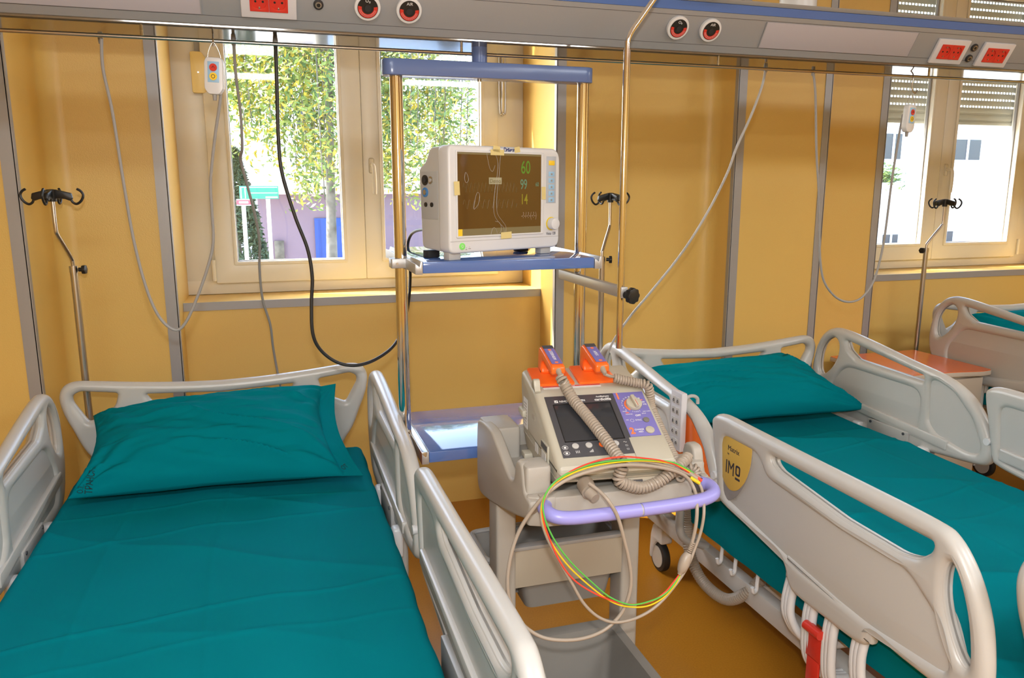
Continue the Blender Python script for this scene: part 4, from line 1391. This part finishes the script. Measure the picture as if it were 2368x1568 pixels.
# paddles: orange shoes sunk in the deck with an arched handle
for k, x0 in enumerate((.010, .133)):
    shoe = prism(rpoly([(x0, .024), (x0+.113, .024), (x0+.110, .142), (x0+.003, .142)], .010), -.002, .006, 'z', .0025)
    pd = obj('paddle', shoe, 'orange', DF, mtx=ml)
    cx = x0+.054
    # handle: rear leg rises from the shoe and an arm reaches forward
    arch = prism(rpoly([(.140, .004), (.145, .064), (.126, .076), (-.002, .068), (-.006, .048), (.004, .040), (.084, .047), (.100, .040), (.104, .022), (.094, .004)], [.006, .014, .012, .008, .006, .006, .012, .016, .012, .006], 4), -.0195, .0195, 'x', .006, 3)
    obj('paddle_handle', arch, 'orange', pd, mtx=ml @ Matrix.Translation((cx, 0, 0)))
    # sticker on top of the arm
    mt = ml @ frame_m((cx, .062, .0732), (1, 0, 0), (0, .128, .008))
    st = obj('handle_sticker', quadbox(mt, -.0145, .0145, -.050, .042, .0002, .0012), 'purple', pd, smooth=False)
    obj('sticker_text', text('STERNUM' if k == 0 else 'APEX', .0125, .0003), 'ltext', st, mtx=mt @ Matrix.Translation((0, 0, .0014)) @ Matrix.Rotation(radians(-90), 4, 'Z'), smooth=False)
    objs('sticker_dot', [disc(mt, 0, yy, .005, .0012, .0016, 12) for yy in (-.043, .034)], 'otext', st, smooth=False)
    obj('charge_mark', quadbox(mt, -.015, .015, .044, .062, .0002, .0016), 'dark', pd, smooth=False)
    obj('cord_boot', cyl((cx, .000, .056), (cx+.002, -.022, .048), .0085, .0055, 14), 'coil', pd, mtx=ml)
# flank details (left side)
mlf = frame_m((-.0005, 0, 0), (0, -1, 0), (0, 0, 1))   # x = -y, y = z
b = quadbox(mlf, -.36, -.315, .935, 1.02, 0, .0008)
obj('rating_label', b, 'ltext', DF, smooth=False)
b = B()
for k in range(8):
    quadbox(mlf, -.355, -.322, .945+.0085*k, .947+.0085*k, .0008, .0011, bm=b)
obj('label_print', b, 'cordgrey', DF, smooth=False)
obj('rating_label', quadbox(mlf, -.225, -.195, .905, .930, 0, .0008), 'ltext', DF, smooth=False)
obj('side_recess', quadbox(mlf, -.262, -.232, .985, .997, -.001, .0006), 'beiged', DF)
rd = obj('recorder_door', quadbox(mlf, -.150, -.085, .892, .962, -.002, .004, .002), 'beige', DF)
obj('recorder_slot', quadbox(mlf, -.146, -.089, .945, .960, .0035, .0050), 'dark', rd)
obj('recorder_label', quadbox(mlf, -.140, -.10, .900, .938, .004, .0048), 'ltext', rd)
b = box(-.012, .002, .330, .385, .965, .985, .005)
obj('side_latch', b, 'beige', DF)
b = prism(rpoly([(.235, 1.062), (.275, 1.066), (.275, 1.082), (.262, 1.094), (.250, 1.092), (.245, 1.076)], .004), 0.0, .018, 'x', .003)
obj('paddle_latch', b, 'beige', DF)
b = box(-.022, .004, .262, .300, .868, .884, .004)
obj('mounting_clip', b, 'beige', DF)
# lower front with connector
pl_ = cyl((.070, .006, .890), (.070, -.030, .882), .021, .019, 28)
cyl((.070, -.030, .882), (.078, -.050, .874), .016, .012, 24, bm=pl_)
obj('lead_plug', pl_, 'coil', DF)
obj('socket_flap', box(.150, .285, -.002, .030, .874, .898, .004), 'beiged', DF)
b = box(.180, .215, -.006, .0, .878, .893, .002)
obj('latch_recess', b, 'dark', DF)

# coiled paddle cords
def w2(m, p):
    return m @ Vector(p)
E = DF.matrix_basis
def onface(x, y, h):
    return tuple(E @ (mf @ Vector((x, y, h))))
P1 = tuple(E @ (ml @ Vector((.066, -.020, .047))))
P2 = tuple(E @ (ml @ Vector((.189, -.020, .047))))
c1 = [P1, tuple(E @ (ml @ Vector((.070, -.030, .036)))), onface(.077, .262, .034), onface(.090, .225, .020), onface(.108, .170, .020), onface(.124, .118, .020), onface(.139, .065, .020), onface(.150, .022, .019),
      onface(.157, -.006, .016)] + [(0.774,1.625,0.904),(0.799,1.622,0.887),(0.837,1.622,0.876),(0.880,1.625,0.883),(0.915,1.630,0.900),(0.958,1.650,0.915),(0.993,1.680,0.917)]
t = obj('paddle_cord', coil(c1, .0115, .0042, .0082, 7, 14), 'coil')
tag(t, 'thick coiled taupe cord lying across the defibrillator screen', 'coiled cord', 'coiled paddle cords')
c2s = [P2, tuple(E @ (ml @ Vector((.203, -.018, .040)))), tuple(E @ (ml @ Vector((.222, -.004, .030))))]
c2 = [tuple(E @ (ml @ Vector((.222, -.004, .028)))), tuple(E @ (ml @ Vector((.250, -.008, .020)))), tuple(E @ (ml @ Vector((.285, -.016, .014)))), tuple(E @ (ml @ Vector((.312, -.030, .008)))), onface(.324, .235, -.036), onface(.324, .170, -.040), onface(.324, .10, -.040), onface(.324, .05, -.038), onface(.324, .01, -.036),
      onface(.318, -.012, -.040)] + [(0.983,1.680,0.878),(1.001,1.670,0.894),(1.011,1.660,0.878),(0.994,1.655,0.863)]
b = coil(c2, .0095, .0038, .0076, 7, 14)
tube(c2s, .0042, 8, bm=b)
t = obj('paddle_cord', b, 'coil')
tag(t, 'coiled taupe cord of the right paddle running down the defibrillator side', 'coiled cord', 'coiled paddle cords')

# ------------------------------------------------------------------ ecg lead set
EC = thing('ecg_lead_cable', 'beige ecg lead cable with yoke looping in front of the cart', 'ecg cable', (.80, 1.56, .80))
obj('trunk_cable', tube([(0.687,1.600,0.913),(0.705,1.575,0.899),(0.718,1.555,0.882),(0.739,1.550,0.844),(0.757,1.550,0.787),(0.773,1.550,0.724),(0.779,1.550,0.673),(0.772,1.550,0.629),(0.751,1.550,0.588),(0.710,1.550,0.557),(0.655,1.550,0.546),(0.594,1.550,0.554),(0.549,1.560,0.568),(0.510,1.570,0.602),(0.489,1.580,0.644),(0.480,1.580,0.700),(0.487,1.580,0.764),(0.505,1.580,0.820),(0.530,1.570,0.870),(0.564,1.560,0.915),(0.614,1.560,0.945),(0.682,1.570,0.956),(0.765,1.585,0.955),(0.864,1.600,0.934),(0.942,1.610,0.902),(0.968,1.600,0.866),(0.954,1.560,0.839),(0.948,1.550,0.799),(0.941,1.550,0.758),(0.933,1.550,0.732)], .0045, 10), 'coil', EC, True)
obj('trunk_cable', tube([(0.972,1.620,0.898),(0.989,1.600,0.864),(0.971,1.555,0.828),(0.963,1.550,0.780),(0.949,1.550,0.737),(0.927,1.545,0.692),(0.894,1.545,0.646),(0.849,1.545,0.602),(0.798,1.545,0.579),(0.741,1.545,0.576),(0.696,1.545,0.597),(0.656,1.545,0.640),(0.623,1.545,0.701),(0.590,1.545,0.763),(0.562,1.545,0.822),(0.549,1.545,0.871),(0.557,1.550,0.909),(0.593,1.560,0.945),(0.652,1.575,0.962),(0.723,1.590,0.966),(0.818,1.600,0.954),(0.905,1.610,0.926),(0.972,1.620,0.892)], .0038, 10), 'coil', EC, True)
yk = [(0.930,1.548,0.726),(0.923,1.548,0.711),(0.914,1.546,0.691),(0.907,1.546,0.674)]
b = tube(yk, .012, 12, 4, rad=lambda f: .006+.008*sin(pi*min(1, f*1.1))**.7)
yo = obj('yoke', b, 'coil', EC, True)
b = B()
for k in range(6):
    p = Vector(yk[0])+(Vector(yk[0])-Vector(yk[1])).normalized()*(.004+.0045*k)
    d = (Vector(yk[0])-Vector(yk[1])).normalized()
    cyl(p-d*.0012, p+d*.0012, .0062, seg=14, bm=b)
obj('strain_relief', b, 'coil', yo, True)
obj('red_lead', tube([(0.905,1.546,0.672),(0.885,1.540,0.656),(0.862,1.540,0.634),(0.823,1.540,0.617),(0.760,1.540,0.624),(0.692,1.540,0.657),(0.631,1.540,0.704),(0.594,1.540,0.756),(0.569,1.540,0.813),(0.553,1.540,0.862),(0.552,1.542,0.900),(0.569,1.550,0.933),(0.622,1.560,0.963),(0.692,1.575,0.976),(0.756,1.585,0.976),(0.816,1.592,0.965),(0.899,1.600,0.941),(0.975,1.620,0.894)], .0020, 8), 'cred', EC, True)
obj('green_lead', tube([(0.907,1.546,0.672),(0.887,1.538,0.654),(0.867,1.538,0.635),(0.833,1.538,0.622),(0.776,1.538,0.620),(0.721,1.538,0.648),(0.672,1.538,0.695),(0.617,1.538,0.756),(0.576,1.538,0.818),(0.553,1.538,0.876),(0.555,1.544,0.915),(0.583,1.550,0.948),(0.645,1.565,0.967),(0.719,1.580,0.970),(0.814,1.592,0.961),(0.899,1.600,0.943),(0.956,1.615,0.913),(0.979,1.620,0.896)], .0020, 8), 'cgreen', EC, True)
obj('yellow_lead', tube([(0.910,1.546,0.671),(0.892,1.542,0.649),(0.864,1.542,0.622),(0.824,1.542,0.607),(0.780,1.542,0.611),(0.732,1.542,0.630),(0.676,1.542,0.677),(0.612,1.542,0.746),(0.569,1.542,0.814),(0.550,1.542,0.871),(0.554,1.547,0.911),(0.584,1.553,0.943),(0.649,1.568,0.961),(0.722,1.583,0.964),(0.817,1.594,0.957),(0.903,1.602,0.938),(0.956,1.615,0.909),(0.982,1.620,0.887)], .0020, 8), 'cyel', EC, True)
b = B()
e = [(0.972,1.620,0.897),(0.995,1.612,0.879),(0.982,1.612,0.889),(1.006,1.606,0.871)]
obj('electrode_clip', tube(e[0:2], .0045, 8, 2), 'cred', EC, True)
obj('electrode_clip', tube([(0.965,1.615,0.890),(0.986,1.605,0.876)], .0045, 8, 2), 'cyel', EC, True)
obj('electrode_clip', tube([(0.962,1.620,0.902),(0.982,1.612,0.887)], .0055, 8, 2), 'coil', EC, True)

# ================================================================== OUTSIDE
struct('ground', box(-30, 60, 4.2, 70, -1.6, -1.5), 'asphalt', smooth=False)
t = thing('outbuilding', 'low pink building with a blue double door across the street', 'building', (4, 24, -1.5))
obj('walls', box(-.25, 14, 24, 30, -1.5, 1.36), 'pinkwall', t, True, smooth=False)
obj('roof', box(-.6, 14.4, 23.5, 30.4, 1.36, 1.78, .03), 'pinkroof', t, True, smooth=False)
d = obj('door', box(1.32, 2.95, 23.94, 24.02, -1.45, .66), 'bluedoor', t, True, smooth=False)
for x in (1.45, 1.85, 2.25, 2.65):
    obj('door_board', box(x, x+.02, 23.92, 23.95, -1.4, .62), 'navy' if False else 'bluedoor', d, True, smooth=False)
obj('meter_box', box(.15, .42, 23.9, 24.0, -.55, .02, .01), 'bark', t, True)
t = thing('house', 'tall pale house with red roof behind the birch', 'house', (0, 42, -1.5))
obj('walls', box(-9, 2.6, 40, 50, -1.5, 7.4), 'whitewall', t, True, smooth=False)
obj('roof', prism([(-9.6, 7.4), (3.2, 7.4), (-3.2, 11)], 39.4, 50.6, 'y'), 'roofred', t, True, smooth=False)
obj('gutter', box(-9.6, 3.2, 39.3, 39.5, 7.2, 7.5), 'carblue', t, True, smooth=False)
for z in (4.2,):
    for x in (-3.2, 1.6):
        obj('window', box(x, x+.8, 39.95, 40.02, z, z+1.5), 'winglass', t, True, smooth=False)
def signpost(name, label, x, y, xs, z0, z1, m, lines, posts, group=None):
    s = thing(name, label, 'street sign', (x, y, -1.5))
    bd = obj('sign_board', box(xs[0], xs[1], y-.03, y+.0, z0, z1, .01), m, s, True, smooth=False)
    b = B()
    for (a0, a1, b0, b1) in lines:
        box(a0, a1, y-.036, y-.028, b0, b1, bm=b)
    obj('sign_stripe', b, 'signw', bd, True, smooth=False)
    for p in posts:
        obj('signpost', cyl((p, y+.04, -1.5), (p, y+.04, z1), .04, seg=12), 'signw', s, True)
S = [(-0.512,17.000,1.582),(0.247,17.000,1.616),(0.261,17.000,1.407),(-0.503,17.000,1.340),(-0.375,17.000,1.513),(0.140,17.000,1.381),(-0.577,17.000,1.340),(-0.301,17.000,1.356),(-0.293,17.000,1.208),(-0.587,17.000,1.185),(-0.446,17.000,0.108),(0.033,17.000,0.095)]
signpost('direction_sign', 'long green direction sign on white posts outside the near window', (S[0][0]+S[1][0])/2, 17, (S[0][0], S[1][0]), S[3][2], S[1][2]-.02, 'signg',
         [(S[0][0]+.02, S[1][0]-.02, S[0][2]-.018, S[0][2]-.004), (S[0][0]+.17, S[1][0]-.02, (S[0][2]+S[3][2])/2-.01, (S[0][2]+S[3][2])/2+.004), (S[0][0]+.02, S[0][0]+.04, S[3][2]+.01, S[0][2]-.01), (S[0][0]+.10, S[0][0]+.12, S[3][2]+.01, S[0][2]-.01), (S[0][0]+.5, S[1][0]-.02, S[3][2]+.02, S[3][2]+.045)], [S[11][0]])
signpost('red_sign', 'small red sign with white edge on a white post, below the green sign', (S[6][0]+S[7][0])/2, 16.8, (S[6][0], S[7][0]), S[8][2], S[6][2], 'signr',
         [(S[6][0], S[7][0], S[6][2]-.02, S[6][2]), (S[6][0], S[7][0], S[8][2], S[8][2]+.02), (S[6][0]+.05, S[7][0]-.05, (S[6][2]+S[8][2])/2-.02, (S[6][2]+S[8][2])/2+.02)], [S[10][0]])

rnd = random.Random(7)
def leaves(n, fn, size, mats_, name, parent, elong=1.4):
    b = bmesh.new()
    for k in range(n):
        p, mi = fn()
        a = Vector((rnd.gauss(0, 1), rnd.gauss(0, 1), rnd.gauss(0, 1))).normalized()
        c = a.orthogonal().normalized()
        s = size*rnd.uniform(.6, 1.3)
        q = [b.verts.new(p+a*s*elong), b.verts.new(p+c*s*.6), b.verts.new(p-a*s*elong), b.verts.new(p-c*s*.6)]
        f = b.faces.new(q)
        f.material_index = mi
    o = obj(name, b, mats_, parent, True, smooth=False)
    o['kind'] = 'stuff'
    return o
t = thing('birch_tree', 'tall yellow-green birch with hanging branches outside the near window', 'tree', (1.36, 18, -1.5))
b = tube([(1.30, 18, -1.5), (1.34, 18, 0), (1.38, 18.05, 1.5), (1.45, 18.1, 3.5), (1.6, 18.2, 6.5)], .14, 10, rad=lambda f: .15-.10*f)
obj('trunk', b, 'bark', t, True)
bb = B()
strands = []
for k in range(230):
    a = rnd.uniform(0, 2*pi); r_ = rnd.uniform(.15, 1)**.7*2.7
    x = 1.9+r_*cos(a)*1.05; y = 18.2+r_*sin(a)*.9
    zt = 5.6+1.6*(1-(r_/2.7)**2)+rnd.uniform(-.6, .4)
    zb = rnd.uniform(1.0, 3.4)+(.0 if rnd.random() < .75 else .0)
    if x < .2: zb = max(zb, rnd.uniform(1.8, 3.4))
    strands.append((x, y, zt, zb))
for s in strands[:70]:
    tube([(1.55, 18.15, s[2]-1.4), ((s[0]+1.5)/2, (s[1]+18.15)/2, s[2]+.1), (s[0], s[1], s[2]-.5), (s[0], s[1], s[3]+.2)], .012, 4, 3, bm=bb)
obj('branches', bb, 'bark', t, True)
def bl():
    s = strands[rnd.randrange(len(strands))]
    z = s[2]+(s[3]-s[2])*rnd.random()
    m_ = rnd.random()
    return Vector((s[0]+rnd.gauss(0, .13), s[1]+rnd.gauss(0, .13), z)), (0 if m_ < .45 else 1 if m_ < .72 else 2)
leaves(30000, bl, .055, ['leaf1', 'leaf2', 'leaf3'], 'foliage', t)
t = thing('conifer_tree', 'dark green conifer at the left edge of the near window', 'tree', (-.75, 21, -1.5))
obj('trunk', cyl((-.75, 21, -1.5), (-.75, 21, 2.2), .12, .03, 10), 'bark', t, True)
def cf():
    z = rnd.uniform(-1.5, 2.5)
    r_ = (1-((z+1.5)/4.2)**1.6)*.80*rnd.uniform(.4, 1)**.5+.03
    a = rnd.uniform(0, 2*pi)
    return Vector((-.72+r_*cos(a), 21+r_*sin(a), z)), 0
leaves(6000, cf, .055, ['conifer'], 'foliage', t, 1.8)
t = thing('parked_car', 'pale blue parked car beyond the monitor shelf', 'car', (3.0, 21.2, -1.5))
obj('car_body', prism(rpoly([(1.4, -1.2), (1.4, -.75), (2.1, -.62), (2.7, -.15), (4.1, -.15), (4.8, -.65), (5.3, -.75), (5.3, -1.2)], .12), 20.2, 21.9, 'y', .05), 'carblue', t, True)
obj('car_glass', prism(rpoly([(2.25, -.60), (2.75, -.22), (4.05, -.22), (4.6, -.60)], .04), 20.18, 21.92, 'y'), 'winglass', t, True)
for x in (2.1, 4.6):
    obj('car_wheel', cyl((x, 20.15, -1.2), (x, 21.95, -1.2), .30, seg=20), 'rubber', t, True)
# apartments seen through the far window
t = thing('apartment_block', 'bright white apartment block seen through the far shuttered window', 'building', (30, 34, -1.5))
obj('walls', box(20, 48, 32, 44, -1.5, 9), 'whitewall', t, True, smooth=False)
for x, x1, z, z1 in ((29.0, 30.0, 2.9, 4.1), (33.3, 35.0, 2.9, 3.9), (29.4, 30.3, -1.3, -.8), (32.8, 33.8, -1.4, -.7)):
    w = obj('window', box(x, x1, 31.95, 32.02, z, z1), 'winglass', t, True, smooth=False)
    obj('window_bar', box((x+x1)/2-.05, (x+x1)/2+.05, 31.90, 31.96, z, z1), 'signw', w, True, smooth=False)
for x, x1 in ((26, 30.5), (31.5, 38)):
    bl_ = obj('balcony', box(x, x1, 30.6, 32, 1.0, 1.75, .02), 'whitewall', t, True, smooth=False)
def bs():
    return Vector((rnd.gauss(28.3, .35), 30.9+rnd.gauss(0, .2), rnd.gauss(1.9, .3))), rnd.choice((0, 2))
sh = thing('balcony_plant', 'green plant on the white balcony beyond the far window', 'plant', (28.3, 30.9, 1.5))
leaves(500, bs, .09, ['leaf1', 'leaf2', 'leaf3'], 'foliage', sh)
obj('planter', box(28.0, 28.6, 30.8, 31.1, 1.74, 1.95), 'bark', sh, True)
print('objects', len(bpy.data.objects))
